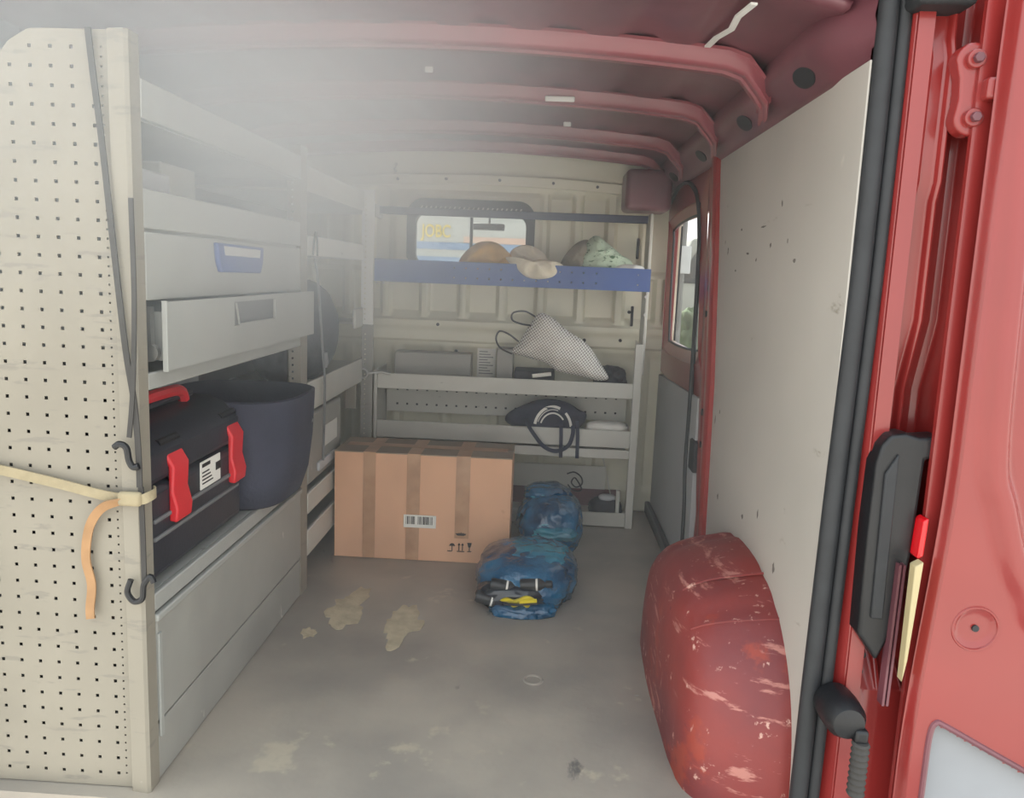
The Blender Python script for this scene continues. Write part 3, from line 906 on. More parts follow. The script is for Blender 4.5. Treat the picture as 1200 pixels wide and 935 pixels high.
# cab beyond the bulkhead
cab = room('wall_cab', 'plain cab shell beyond the bulkhead', (0, 4, 0))
bm = B(); box(bm, -1.12, -1.08, 3.30, 4.8, -0.1, 0.78); box(bm, 0.54, 0.58, 3.34, 4.8, -0.1, 0.70); obj('cab_side', bm, 'grey2', cab)
bm = B(); box(bm, -1.10, 0.56, 4.45, 4.85, 0.0, 0.72); obj('dashboard', bm, 'wallgrey', cab, bev=0.05, seg=3)
bm = B(); tube(bm, [(-1.08, 4.85, 0.74), (-1.06, 4.1, 1.55)], 0.03, 8); tube(bm, [(0.55, 4.85, 0.74), (0.52, 4.1, 1.55)], 0.03, 8); obj('windscreen_pillar', bm, 'red', cab)
w3 = room('window_3', 'cab windscreen', (-0.27, 4.5, 1.1))
bm = B(); wv = [bm.verts.new(p) for p in ((-1.07, 4.85, 0.73), (0.54, 4.85, 0.73), (0.52, 4.1, 1.55), (-1.06, 4.1, 1.55))]; bm.faces.new(wv); obj('pane', bm, 'glass', w3)
mr = thing('cab_mirror', 'small black rear view mirror seen through the bulkhead window', 'mirror', (-0.31, 4.2, 1.24))
bm = B(); box(bm, -0.40, -0.225, 4.20, 4.225, 1.225, 1.262); obj('mirror_shell', bm, 'black', mr, bev=0.008)
bm = B(); tube(bm, [(-0.31, 4.22, 1.25), (-0.31, 4.27, 1.34), (-0.31, 4.262, 1.37)], 0.007, 8); obj('mirror_stem', bm, 'black', mr)

# ------------------------------------------------------------------ racking, near left unit
X0 = -0.70
nu = thing('shelving_unit', 'pale steel shelving unit with drawers and a perforated end panel nearest the rear door', 'shelving', (-0.88, 1.75, 0), 'van racking')
cols = [-0.767 - 0.0355 * k for k in range(9)]
rows_ = [0.029 + 0.0313 * k for k in range(43)]
def ztop(x): return 1.372 if x > -0.86 else 1.372 - 0.75 * (x + 0.86) ** 2 * 12 if x > -0.93 else max(1.0, 1.328 - (abs(x) - 0.93) * 1.5)
bm = B()
us = lines_with_holes(-1.075, -0.757, cols, 0.0031); vs = lines_with_holes(0.002, 1.372, rows_, 0.0031)
grid(bm, us, vs, lambda u, v: (u, 1.312, min(v, ztop(u))),
     lambda u, v: any(abs(u - c) < 0.0028 for c in cols) and any(abs(v - c) < 0.0028 for c in rows_) and v < ztop(u) - 0.01)
small = [0.03 + 0.01565 * k for k in range(85)]
holed_plate(bm, -0.757, -0.738, 0.002, 1.372, [-0.7515], small, 0.0017, lambda u, v: (u, 1.312, v))
bmesh.ops.dissolve_degenerate(bm, dist=1e-5, edges=bm.edges)
obj('end_panel', bm, 'cream', nu, solid=0.0016, ang=0, label='cream perforated end panel with rows of square holes')
bm = B()
prism(bm, [(-0.740, 1.312, 0), (-0.736, 1.302, 0), (-0.706, 1.298, 0), (-0.700, 1.302, 0), (-0.700, 1.335, 0), (-0.704, 1.335, 0), (-0.704, 1.306, 0), (-0.735, 1.309, 0), (-0.737, 1.316, 0)], (0, 0, 1.372))
obj('panel_lip', bm, 'cream', nu)
def upright(y, z1=1.335, m='grey'):
    bm = B()
    box(bm, -0.706, X0, y, y + 0.062, 0.0, z1)
    hz = [0.03 + 0.02 * k for k in range(int((z1 - 0.05) / 0.02))]
    holed_plate(bm, -0.740, -0.706, 0.0, z1, [-0.724], hz, 0.0028, lambda u, v: (u, y, v))
    box(bm, -0.740, -0.736, y, y + 0.012, 0.0, z1)
    return bm
obj('post', upright(2.205), 'cream', nu, ang=0)
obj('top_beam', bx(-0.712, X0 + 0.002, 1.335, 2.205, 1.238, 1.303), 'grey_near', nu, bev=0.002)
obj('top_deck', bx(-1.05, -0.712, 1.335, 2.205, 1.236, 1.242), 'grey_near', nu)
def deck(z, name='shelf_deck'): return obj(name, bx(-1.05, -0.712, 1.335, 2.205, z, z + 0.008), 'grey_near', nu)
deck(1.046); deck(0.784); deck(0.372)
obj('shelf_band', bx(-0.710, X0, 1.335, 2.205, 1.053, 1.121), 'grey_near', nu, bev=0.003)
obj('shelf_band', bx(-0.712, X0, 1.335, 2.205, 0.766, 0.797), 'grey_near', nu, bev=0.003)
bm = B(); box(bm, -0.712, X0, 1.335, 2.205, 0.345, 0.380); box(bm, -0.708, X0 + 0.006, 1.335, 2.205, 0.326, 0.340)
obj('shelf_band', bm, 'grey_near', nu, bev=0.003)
obj('back_panel', bx(-1.06, -1.052, 1.335, 2.205, 0.0, 1.30), 'wallgrey', nu)
# drawer one
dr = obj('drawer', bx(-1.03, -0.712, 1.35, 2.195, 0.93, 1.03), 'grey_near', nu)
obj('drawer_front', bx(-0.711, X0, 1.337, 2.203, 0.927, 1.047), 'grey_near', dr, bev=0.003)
bm = B(); prism(bm, [(-0.702, 1.618, 1.040), (-0.702, 1.888, 1.038), (-0.702, 1.882, 1.000), (-0.702, 1.868, 0.976), (-0.702, 1.638, 0.978), (-0.702, 1.624, 1.002)], (0.012, 0, 0))
obj('handle', bm, 'bluehandle', dr, bev=0.004, label='blue plastic cup handle')
bm = B(); prism(bm, [(-0.692, 1.648, 1.034), (-0.692, 1.862, 1.032), (-0.692, 1.858, 1.012), (-0.692, 1.654, 1.014)], (0.0035, 0, 0))
obj('handle_opening', bm, 'bluegrey', dr, bev=0.002, label='pale opening along the top of the blue handle')
# drawer two, pulled out a little
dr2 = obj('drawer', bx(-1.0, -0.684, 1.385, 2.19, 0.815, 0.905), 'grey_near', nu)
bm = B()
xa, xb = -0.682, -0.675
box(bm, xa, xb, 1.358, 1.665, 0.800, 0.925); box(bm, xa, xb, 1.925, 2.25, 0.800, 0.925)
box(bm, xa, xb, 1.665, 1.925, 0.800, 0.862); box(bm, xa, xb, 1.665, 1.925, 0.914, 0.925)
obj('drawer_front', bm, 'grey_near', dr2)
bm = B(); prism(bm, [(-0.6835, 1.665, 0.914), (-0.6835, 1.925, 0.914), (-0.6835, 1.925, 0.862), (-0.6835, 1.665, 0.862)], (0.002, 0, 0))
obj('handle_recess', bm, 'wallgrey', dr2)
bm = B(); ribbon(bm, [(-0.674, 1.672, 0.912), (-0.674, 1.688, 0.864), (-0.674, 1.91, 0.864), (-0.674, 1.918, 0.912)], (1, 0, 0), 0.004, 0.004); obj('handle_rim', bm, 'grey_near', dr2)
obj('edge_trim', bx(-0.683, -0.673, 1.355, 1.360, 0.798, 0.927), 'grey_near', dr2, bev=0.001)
bm = B(); box(bm, -0.98, -0.702, 1.352, 1.366, 0.845, 0.915); obj('slide_rail', bm, 'steel', dr2)
bm = B(); cyl(bm, (-0.706, 1.358, 0.832), 0.016, 0.012, 'Y', 14); obj('slide_roller', bm, 'steel', dr2)
# lower flap and plinth
obj('lower_flap', bx(-0.712, X0, 1.34, 2.203, 0.122, 0.325), 'grey2', nu, bev=0.003)
obj('plinth_panel', bx(-0.712, X0 - 0.002, 1.34, 2.203, 0.002, 0.116), 'grey2', nu, bev=0.002)
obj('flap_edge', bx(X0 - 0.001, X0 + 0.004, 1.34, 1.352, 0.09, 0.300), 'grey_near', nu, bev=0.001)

# far left unit
fu = thing('shelving_unit', 'far grey shelving unit between the drawer unit and the bulkhead', 'shelving', (-0.88, 2.7, 0), 'van racking')
def upright2(y, z0, z1):
    bm = B()
    box(bm, -0.680, -0.664, y, y + 0.012, z0, z1)
    hz = [z0 + 0.02 + 0.02 * k for k in range(int((z1 - z0 - 0.03) / 0.02))]
    holed_plate(bm, -0.712, -0.680, z0, z1, [-0.697], hz, 0.0028, lambda u, v: (u, y + 0.010, v))
    return bm
obj('post', upright2(2.985, 0.78, 1.295), 'white', fu, ang=0)
obj('post', upright2(2.999, 0.0, 0.78), 'grey2', fu, ang=0)
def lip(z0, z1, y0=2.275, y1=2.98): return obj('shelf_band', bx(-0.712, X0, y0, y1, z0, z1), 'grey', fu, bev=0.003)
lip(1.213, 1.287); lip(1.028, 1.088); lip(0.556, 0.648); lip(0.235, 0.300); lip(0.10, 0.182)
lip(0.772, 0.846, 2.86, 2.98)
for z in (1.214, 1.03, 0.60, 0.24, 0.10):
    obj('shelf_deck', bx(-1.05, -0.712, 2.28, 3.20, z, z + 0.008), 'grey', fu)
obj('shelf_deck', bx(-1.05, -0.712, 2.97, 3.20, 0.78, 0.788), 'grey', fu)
obj('end_bracket', bx(-0.76, -0.715, 2.94, 2.955, 0.45, 0.55), 'cream', fu, bev=0.003)
obj('back_panel', bx(-1.06, -1.052, 2.28, 3.22, 0.0, 1.29), 'wallgrey', fu)
# snap hook joining the units
sh = thing('snap_hook', 'bright steel snap hook holding the two grey racks together', 'hook', (-0.68, 2.98, 0.59))
bm = B(); ring_tube(bm, (-0.695, 2.972, 0.588), 0.0035, 0.018, 'Y', 20, 6); obj('ring', bm, 'steel', sh)
bm = B(); tube(bm, [(-0.68, 2.97, 0.59), (-0.62, 2.97, 0.598), (-0.585, 2.97, 0.592)], 0.005, 6); obj('rod', bm, 'steel', sh)

# ------------------------------------------------------------------ back unit across the bulkhead
bu = thing('shelving_unit', 'low grey shelving unit across the bulkhead with three open shelves', 'shelving', (-0.13, 3.1, 0), 'van racking')
YF = 3.0
for (x0, x1) in ((-0.658, -0.645), (0.368, 0.398)):
    z1 = 0.60 if x0 < 0 else 0.745
    bm = B(); box(bm, x0, x1, YF, YF + 0.012, 0.0, z1); box(bm, x0 if x0 < 0 else x1 - 0.004, x0 + 0.004 if x0 < 0 else x1, YF + 0.012, 3.235, 0.0, z1)
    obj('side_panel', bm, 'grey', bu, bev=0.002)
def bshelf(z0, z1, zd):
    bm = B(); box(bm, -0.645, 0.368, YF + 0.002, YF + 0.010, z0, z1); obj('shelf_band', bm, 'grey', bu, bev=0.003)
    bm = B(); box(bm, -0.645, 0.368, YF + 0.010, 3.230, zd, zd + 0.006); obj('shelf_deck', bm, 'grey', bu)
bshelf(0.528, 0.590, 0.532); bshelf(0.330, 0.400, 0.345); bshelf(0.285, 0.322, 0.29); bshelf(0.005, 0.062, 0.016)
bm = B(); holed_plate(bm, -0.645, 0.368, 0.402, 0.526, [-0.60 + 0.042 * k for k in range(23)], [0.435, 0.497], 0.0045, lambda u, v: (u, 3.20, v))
obj('hole_shade', bx(-0.645, 0.368, 3.2065, 3.209, 0.402, 0.526), 'black', bu)  # black sheet added as the shade seen through the board holes
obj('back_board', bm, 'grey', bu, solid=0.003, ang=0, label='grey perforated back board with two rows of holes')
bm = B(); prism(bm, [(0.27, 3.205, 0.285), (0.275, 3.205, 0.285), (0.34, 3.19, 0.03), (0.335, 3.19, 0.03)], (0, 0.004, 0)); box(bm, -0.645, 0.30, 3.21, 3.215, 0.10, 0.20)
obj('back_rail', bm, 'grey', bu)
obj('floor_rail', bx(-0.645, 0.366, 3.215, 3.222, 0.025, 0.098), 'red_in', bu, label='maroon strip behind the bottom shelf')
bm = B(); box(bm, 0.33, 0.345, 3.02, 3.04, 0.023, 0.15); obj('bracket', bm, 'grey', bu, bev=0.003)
# blue shelf and navy rail
bs = thing('wall_shelf', 'blue perforated steel shelf in front of the bulkhead window', 'shelf', (-0.13, 3.05, 0.95))
bm = B()
holed_plate(bm, -0.662, 0.408, 0.950, 1.037, [-0.35 + 0.0455 * k for k in range(12)] + [0.2, 0.36], [0.975, 1.013], 0.0028, lambda u, v: (u, YF - 0.002, v),
            lambda u, v: not (v > 1.0 and abs(u + 0.05) < 0.09))
obj('front_band', bm, 'blue', bs, solid=0.003, ang=0)
obj('shelf_deck', bx(-0.66, 0.406, YF, 3.222, 0.958, 0.962), 'blue', bs)
for x in (-0.652, -0.625, 0.398):
    bm = B(); cyl(bm, (x, YF - 0.004, 0.945), 0.004, 0.006, 'Y', 8); obj('rivet', bm, 'steel', bs)
nb = thing('cross_rail', 'thin navy steel rail across the bulkhead above the blue shelf', 'rail', (-0.13, 3.12, 1.22))
obj('bar', bx(-0.68, 0.41, 3.12, 3.135, 1.216, 1.246), 'navybar', nb, bev=0.003)
bm = B(); box(bm, 0.400, 0.412, 3.05, 3.17, 0.62, 1.25); obj('end_strip', bm, 'grey', nb, bev=0.003)
bm = B(); box(bm, -0.682, -0.67, 3.05, 3.17, 1.20, 1.25); obj('end_strip', bm, 'grey', nb, bev=0.003)
for z in (0.93, 0.86, 0.72):
    bm = B(); cyl(bm, (0.401, 3.047, z), 0.006, 0.006, 'Y', 10); obj('screw', bm, 'steel', nb)

# ------------------------------------------------------------------ goods
# cardboard box
cb = thing('cardboard_box', 'large taped brown cardboard box standing on the load floor', 'box', (-0.385, 2.65, 0))
BX0, BX1, BY0, BY1, BZ = -0.688, -0.080, 2.540, 2.765, 0.375
bm = B(); box(bm, BX0, BX1, BY0, BY1, 0.002, BZ)
bmesh.ops.subdivide_edges(bm, edges=list(bm.edges), cuts=6, use_grid_fill=True)
for v in bm.verts:
    k = noise.noise(v.co * 6) * 0.004
    v.co.y += k * (1 if abs(v.co.z - 0.19) < 0.18 else 0.3)
obj('carton', bm, 'card', cb, ang=30)
bm = B(); box(bm, BX0 - 0.001, BX1 + 0.001, BY0 - 0.001, (BY0 + BY1) / 2 - 0.001, BZ + 0.0005, BZ + 0.004); box(bm, BX0 - 0.001, BX1 + 0.001, (BY0 + BY1) / 2 + 0.001, BY1, BZ + 0.0005, BZ + 0.004)
obj('top_flap', bm, 'cardtop', cb)
for (x, w, z0) in ((-0.567, 0.042, 0.004), (-0.415, 0.045, 0.004), (-0.245, 0.048, 0.09)):
    bm = B()
    box(bm, x - w / 2, x + w / 2, BY0 - 0.005, BY0 - 0.0042, z0, BZ + 0.0045)
    box(bm, x - w / 2, x + w / 2, BY0 - 0.005, BY1, BZ + 0.0042, BZ + 0.005)
    obj('tape_strip', bm, 'tape', cb)
for z in (0.004,):
    bm = B(); box(bm, BX0 + 0.02, BX1 - 0.02, (BY0 + BY1) / 2 - 0.024, (BY0 + BY1) / 2 + 0.024, BZ + 0.0051, BZ + 0.0056); obj('tape_strip', bm, 'tape', cb)
lb = obj('address_label', bx(-0.446, -0.334, BY0 - 0.0062, BY0 - 0.0054, 0.121, 0.166), 'paper', cb)
bm = B(); x = -0.438
rnd = random.Random(3)
while x < -0.345:
    w = rnd.choice((0.0012, 0.0022, 0.0034))
    if not -0.406 < x < -0.398: box(bm, x, x + w, BY0 - 0.0068, BY0 - 0.0062, 0.133, 0.161)
    x += w + rnd.choice((0.0012, 0.002, 0.003))
bmc = obj('barcode', bm, 'print', lb)
def sym(name, fn):
    bm = B(); fn(bm); obj(name, bm, 'print', cb)
yp = BY0 - 0.0056
def poly(bm, pts): prism(bm, [(x, yp, z) for x, z in pts], (0, 0.0008, 0))
def s_hands(bm):
    for k in range(5): poly(bm, [(-0.262 + k * 0.007, 0.112 - abs(k - 2) * 0.002), (-0.258 + k * 0.007, 0.112 - abs(k - 2) * 0.002), (-0.258 + k * 0.007, 0.102), (-0.262 + k * 0.007, 0.102)])
    poly(bm, [(-0.266, 0.108), (-0.228, 0.108), (-0.236, 0.100), (-0.258, 0.100)])
def s_arrow(bm):
    for x in (-0.252, -0.240):
        poly(bm, [(x - 0.0015, 0.046), (x + 0.0015, 0.046), (x + 0.0015, 0.066), (x - 0.0015, 0.066)]); poly(bm, [(x - 0.005, 0.066), (x + 0.005, 0.066), (x, 0.074)])
    poly(bm, [(-0.259, 0.042), (-0.233, 0.042), (-0.233, 0.045), (-0.259, 0.045)])
def s_glass(bm):
    poly(bm, [(-0.224, 0.076), (-0.208, 0.076), (-0.212, 0.060), (-0.220, 0.060)]); poly(bm, [(-0.2175, 0.060), (-0.2145, 0.060), (-0.2145, 0.046), (-0.2175, 0.046)]); poly(bm, [(-0.223, 0.043), (-0.209, 0.043), (-0.209, 0.046), (-0.223, 0.046)])
def s_umb(bm):
    poly(bm, [(-0.287, 0.062), (-0.282, 0.070), (-0.276, 0.072), (-0.270, 0.070), (-0.265, 0.062)]); poly(bm, [(-0.2775, 0.062), (-0.2745, 0.062), (-0.2745, 0.044), (-0.2775, 0.044)]); poly(bm, [(-0.292, 0.042), (-0.276, 0.042), (-0.276, 0.045), (-0.292, 0.045)])
for nme, f in (('handling_mark', s_hands), ('handling_mark', s_arrow), ('handling_mark', s_glass), ('handling_mark', s_umb)): sym(nme, f)

# blue film bags
b1 = thing('plastic_bag', 'crumpled blue plastic bag nearest the camera, its open end full of bottles', 'bag', (-0.015, 2.34, 0), 'blue plastic bags')
obj('bag_body', blob((-0.012, 2.35, 0.060), (0.158, 0.185, 0.082), 3, 0.10, 1.7, 0.001, 5, 0.45), 'plastic_blue', b1, ang=80)
obj('bag_fold', blob((0.01, 2.36, 0.112), (0.105, 0.11, 0.036), 8, 0.22, 2.0, None, 5, 0.5), 'plastic_teal', b1, ang=80)
obj('bag_mouth', blob((-0.055, 2.195, 0.046), (0.105, 0.05, 0.040), 9, 0.12, 2.2, 0.002, 4, 0.5), 'mouth_shade', b1, ang=80)  # dark colour stands for the shaded inside of the open end
obj('bag_hem', blob((-0.02, 2.185, 0.016), (0.095, 0.06, 0.022), 15, 0.2, 2.4, 0.001, 4, 0.5), 'plastic_blue', b1, ang=80)
b2 = thing('plastic_bag', 'crumpled blue plastic bag pushed up against the low grey shelving', 'bag', (0.06, 2.77, 0), 'blue plastic bags')
obj('bag_body', blob((0.062, 2.76, 0.095), (0.120, 0.165, 0.110), 5, 0.11, 1.8, 0.001, 5, 0.45), 'plastic_blue', b2, ang=80)
obj('bag_fold', blob((0.075, 2.625, 0.098), (0.080, 0.045, 0.026), 12, 0.25, 2.0, None, 4, 0.5), 'plastic_teal', b2, ang=80)
obj('bag_top', blob((0.05, 2.80, 0.195), (0.085, 0.09, 0.026), 17, 0.25, 2.0, None, 4, 0.5), 'plastic_blue', b2, ang=80)
def small_bottle(name, loc, ang, m, lab, cap='black'):
    t = thing(name, lab, 'bottle', loc)
    rm = Matrix.Translation(loc) @ Matrix.Rotation(ang, 4, 'Y') @ Matrix.Rotation(PI / 2, 4, 'Y')
    for nme, prof, mm in (('body', [(0.0, 0), (0.017, 0.0), (0.019, 0.008), (0.019, 0.058), (0.009, 0.074), (0.009, 0.08)], m), ('cap', [(0.011, 0.076), (0.011, 0.094), (0.008, 0.096)], cap), ('label_band', [(0.0192, 0.046), (0.0192, 0.052)], 'paper')):
        bm = B(); lathe(bm, prof, (0, 0, 0), 'Z', 16); bm.transform(rm); obj(nme, bm, mm, t)
small_bottle('bottle', (-0.160, 2.165, 0.050), 0.25, 'black', 'black bottle with a white band, leftmost in the open blue bag')
small_bottle('bottle', (-0.118, 2.175, 0.083), 0.12, 'black', 'black bottle with a white band, middle of three in the open blue bag')
small_bottle('bottle', (-0.030, 2.178, 0.084), -0.08, 'black', 'black bottle with a white band above the right end of the yellow pack')
yk = thing('yellow_pack', 'bright yellow pack with black edging in the open blue bag', 'pack', (-0.025, 2.14, 0.04))
obj('pack_body', pillow([(-0.088, 2.145, 0.046), (-0.068, 2.14, 0.060), (-0.045, 2.138, 0.055), (-0.01, 2.135, 0.071), (0.016, 2.136, 0.060), (0.006, 2.14, 0.048), (-0.004, 2.142, 0.028), (-0.022, 2.145, 0.036), (-0.05, 2.145, 0.026), (-0.06, 2.145, 0.040)], (0, -1, 0.3), 0.030, 8, 3, 0.010, 40, sub=3), 'yellow', yk, ang=60)
bm = B(); tube(bm, [(-0.075, 2.128, 0.044), (-0.035, 2.114, 0.05), (0.022, 2.122, 0.054)], 0.004, 6); obj('pack_edge', bm, 'black', yk)
bm = B(); tube(bm, [(-0.03, 2.112, 0.060), (0.02, 2.122, 0.062)], 0.006, 6); obj('pack_roll', bm, 'yellow', yk)

# white net bag
nb_ = thing('mesh_bag', 'white net bag with black cord handles slumped on the middle shelf', 'bag', (0.08, 3.08, 0.60))
ol = [(-0.012, 3.07, 0.848), (0.04, 3.075, 0.83), (0.10, 3.07, 0.785), (0.18, 3.06, 0.735), (0.235, 3.05, 0.665), (0.272, 3.035, 0.605), (0.225, 3.02, 0.595), (0.15, 3.02, 0.612), (0.07, 3.02, 0.625), (0.02, 3.03, 0.655), (-0.05, 3.045, 0.672), (-0.115, 3.055, 0.69), (-0.085, 3.06, 0.735), (-0.05, 3.065, 0.80)]
obj('net_body', pillow(ol, (0, -1, 0.25), 0.13, 12, 4, 0.012, 11), 'net', nb_, ang=80)
bm = B(); tube(bm, catmull([Vector(p) for p in ((-0.03, 3.06, 0.835), (-0.07, 3.03, 0.855), (-0.115, 3.02, 0.848), (-0.118, 3.02, 0.82), (-0.08, 3.02, 0.805), (-0.045, 3.04, 0.800))], 6), 0.0035, 6); obj('cord_handle', bm, 'black', nb_)
bm = B(); tube(bm, catmull([Vector(p) for p in ((-0.09, 3.03, 0.735), (-0.13, 3.01, 0.765), (-0.165, 3.0, 0.775), (-0.178, 3.0, 0.745), (-0.16, 3.0, 0.71), (-0.115, 3.03, 0.685))], 6), 0.0035, 6); obj('cord_handle', bm, 'black', nb_)
# goods on the middle shelf
dt = obj('tray', bx(-0.105, 0.06, 3.08, 3.2, 0.539, 0.615), 'bagdark', bev=0.008); tag(dt, 'dark grey tray behind the white net bag', 'tray')
pn = B(); tube(pn, [(-0.03, 3.03, 0.60), (0.045, 3.03, 0.612)], 0.008, 8); po = obj('marker_pen', pn, 'paper'); tag(po, 'short white marker lying in front of the dark tray', 'pen')
bb = obj('cloth_bundle', blob((0.285, 3.12, 0.585), (0.066, 0.06, 0.055), 21, 0.25, 2.2, 0.539, 4), 'blackfab', ang=80); tag(bb, 'black cloth bundle at the right end of the middle shelf', 'bundle')
ls = obj('notice_sheet', bx(-0.268, -0.190, 3.226, 3.230, 0.56, 0.682), 'paper'); tag(ls, 'white printed notice sheet fixed to the lower bulkhead', 'notice')
bm = B()
for k in range(9): box(bm, -0.260, -0.200 - 0.012 * (k % 3), 3.2252, 3.2262, 0.575 + k * 0.0115, 0.579 + k * 0.0115)
obj('print_lines', bm, 'wallgrey', ls)
gb = obj('document_box', bx(-0.60, -0.285, 3.12, 3.21, 0.539, 0.665), 'grey2', bev=0.004); tag(gb, 'plain grey box at the left of the middle shelf', 'box')
gb2 = obj('document_box', bx(-0.18, -0.112, 3.12, 3.215, 0.539, 0.695), 'grey2', bev=0.004); tag(gb2, 'narrow upright grey box beside the notice sheet', 'box')

# cloths on the blue shelf
def soft(name, o_, dv, th, m, lab, cat, seed, amp=0.020, freq=15):
    o = obj(name, pillow(o_, dv, th, 10, seed, amp, freq), m, ang=80); tag(o, lab, cat, 'cloths on the blue shelf'); return o
soft('cloth', [(-0.345, 3.10, 1.035), (-0.31, 3.10, 1.085), (-0.26, 3.10, 1.118), (-0.20, 3.10, 1.118), (-0.15, 3.10, 1.085), (-0.10, 3.10, 1.02), (-0.13, 3.10, 0.972), (-0.25, 3.10, 0.975), (-0.34, 3.10, 0.975)], (0, -1, 0.2), 0.14, 'mustard', 'mustard brown cloth bundle at the left of the blue shelf', 'cloth', 31)
soft('sack', [(-0.155, 3.03, 1.06), (-0.10, 3.03, 1.035), (-0.02, 3.02, 1.055), (0.06, 3.02, 1.045), (0.072, 3.02, 1.02), (0.03, 3.00, 0.99), (-0.05, 2.99, 0.985), (-0.10, 3.0, 1.01)], (0, -1, 0.5), 0.07, 'creamcloth', 'cream cloth sack hanging over the front edge of the blue shelf', 'sack', 33)
soft('sack', [(-0.14, 3.11, 1.085), (-0.09, 3.11, 1.112), (-0.03, 3.11, 1.10), (0.01, 3.11, 1.06), (-0.02, 3.11, 1.03), (-0.08, 3.11, 1.03), (-0.13, 3.11, 1.04)], (0, -1, 0.4), 0.07, 'creamcloth', 'folded cream cloth sack lying behind the front one', 'sack', 35)
soft('cloth', [(0.06, 3.10, 1.04), (0.085, 3.10, 1.09), (0.125, 3.10, 1.13), (0.17, 3.10, 1.14), (0.20, 3.10, 1.08), (0.17, 3.10, 0.97), (0.06, 3.10, 0.97)], (0, -1, 0.2), 0.12, 'taupe', 'taupe cloth bundle tucked beside the green printed bag', 'cloth', 37)
soft('cloth_bag', [(0.13, 3.08, 1.05), (0.15, 3.08, 1.115), (0.19, 3.08, 1.158), (0.235, 3.08, 1.135), (0.30, 3.08, 1.085), (0.345, 3.08, 1.055), (0.34, 3.08, 0.975), (0.14, 3.08, 0.975)], (0, -1, 0.25), 0.13, 'green', 'pale green bag with dark green printing on the blue shelf', 'bag', 39)
soft('paper_wrap', [(0.26, 3.04, 1.035), (0.31, 3.04, 1.052), (0.385, 3.04, 1.042), (0.39, 3.04, 0.985), (0.27, 3.04, 0.985)], (0, -1, 0.2), 0.07, 'white', 'white paper wrap at the right end of the blue shelf', 'wrap', 41)

# navy bag hanging over the lower rail
nv = thing('belt_bag', 'navy cloth bag with white arc stripes and hanging straps on the lower shelf', 'bag', (0.03, 3.03, 0.41))
ol = [(-0.134, 3.07, 0.412), (-0.115, 3.07, 0.445), (-0.055, 3.07, 0.478), (0.0, 3.07, 0.500), (0.06, 3.07, 0.504), (0.12, 3.07, 0.492), (0.165, 3.07, 0.466), (0.195, 3.07, 0.450), (0.185, 3.07, 0.410), (0.14, 3.07, 0.370), (0.06, 3.07, 0.354), (-0.02, 3.07, 0.358), (-0.10, 3.07, 0.385)]
obj('bag_body', pillow(ol, (0, -1, 0.25), 0.10, 10, 6, 0.020, 9, power=0.4), 'navy', nv, ang=80)
for r, a0, a1, w in ((0.072, 0.05, 0.62, 0.011), (0.072, 0.74, 0.97, 0.010), (0.050, 0.10, 0.80, 0.006), (0.062, 0.10, 0.6, 0.003)):
    ts = fr(a0, a1, 14)
    bm = B(); ribbon(bm, [(0.060 - r * math.cos(PI * t), 2.993 + 0.03 * math.sin(PI * t) ** 2 * (r / 0.07), 0.402 + r * 1.1 * math.sin(PI * t)) for t in ts], [(-math.cos(PI * t), 0.1, math.sin(PI * t)) for t in ts], w, 0.003)
    obj('arc_stripe', bm, 'paper', nv, label='white arc stripe')
bm = B(); ribbon(bm, catmull([Vector(p) for p in ((-0.045, 3.02, 0.42), (-0.035, 2.99, 0.405), (-0.01, 2.985, 0.37), (0.03, 2.985, 0.325), (0.08, 2.985, 0.31), (0.125, 2.985, 0.335), (0.14, 2.985, 0.38), (0.14, 3.0, 0.41))], 5), (0, -1, 0.2), 0.02, 0.015); obj('strap', bm, 'navy', nv)
for (x, z0) in ((0.095, 0.285), (0.16, 0.285)):
    bm = B(); ribbon(bm, [(x - 0.004, 3.01, 0.43), (x - 0.002, 2.99, 0.408), (x, 2.986, 0.37), (x + 0.002, 2.985, z0)], (1, 0, 0), 0.014, 0.004); obj('strap', bm, 'navy', nv)
wp = obj('paper_parcel', blob((0.28, 3.06, 0.402), (0.085, 0.045, 0.025), 44, 0.12, 4, 0.352, 4), 'paper', ang=80); tag(wp, 'white paper parcel on the lower shelf beside the navy bag', 'parcel')
pc = thing('pouch', 'small black zip pouch with a pale top on the bottom shelf', 'pouch', (0.29, 3.07, 0.023))
obj('pouch_body', blob((0.292, 3.07, 0.065), (0.068, 0.045, 0.042), 47, 0.1, 2.5, 0.023, 4), 'blackfab', pc, ang=80)
obj('pouch_top', blob((0.298, 3.065, 0.108), (0.035, 0.028, 0.012), 48, 0.1, 3, None, 3), 'bluegrey', pc, ang=80)
bm = B(); tube(bm, catmull([Vector(p) for p in ((0.135, 3.195, 0.165), (0.165, 3.19, 0.175), (0.195, 3.19, 0.155), (0.20, 3.19, 0.125), (0.175, 3.19, 0.11), (0.155, 3.19, 0.13), (0.17, 3.19, 0.15), (0.20, 3.19, 0.10), (0.165, 3.19, 0.095), (0.14, 3.19, 0.12))], 6), 0.003, 6)
wo = obj('wire_loop', bm, 'black'); tag(wo, 'coiled black wire hanging at the back of the bottom shelf', 'wire')

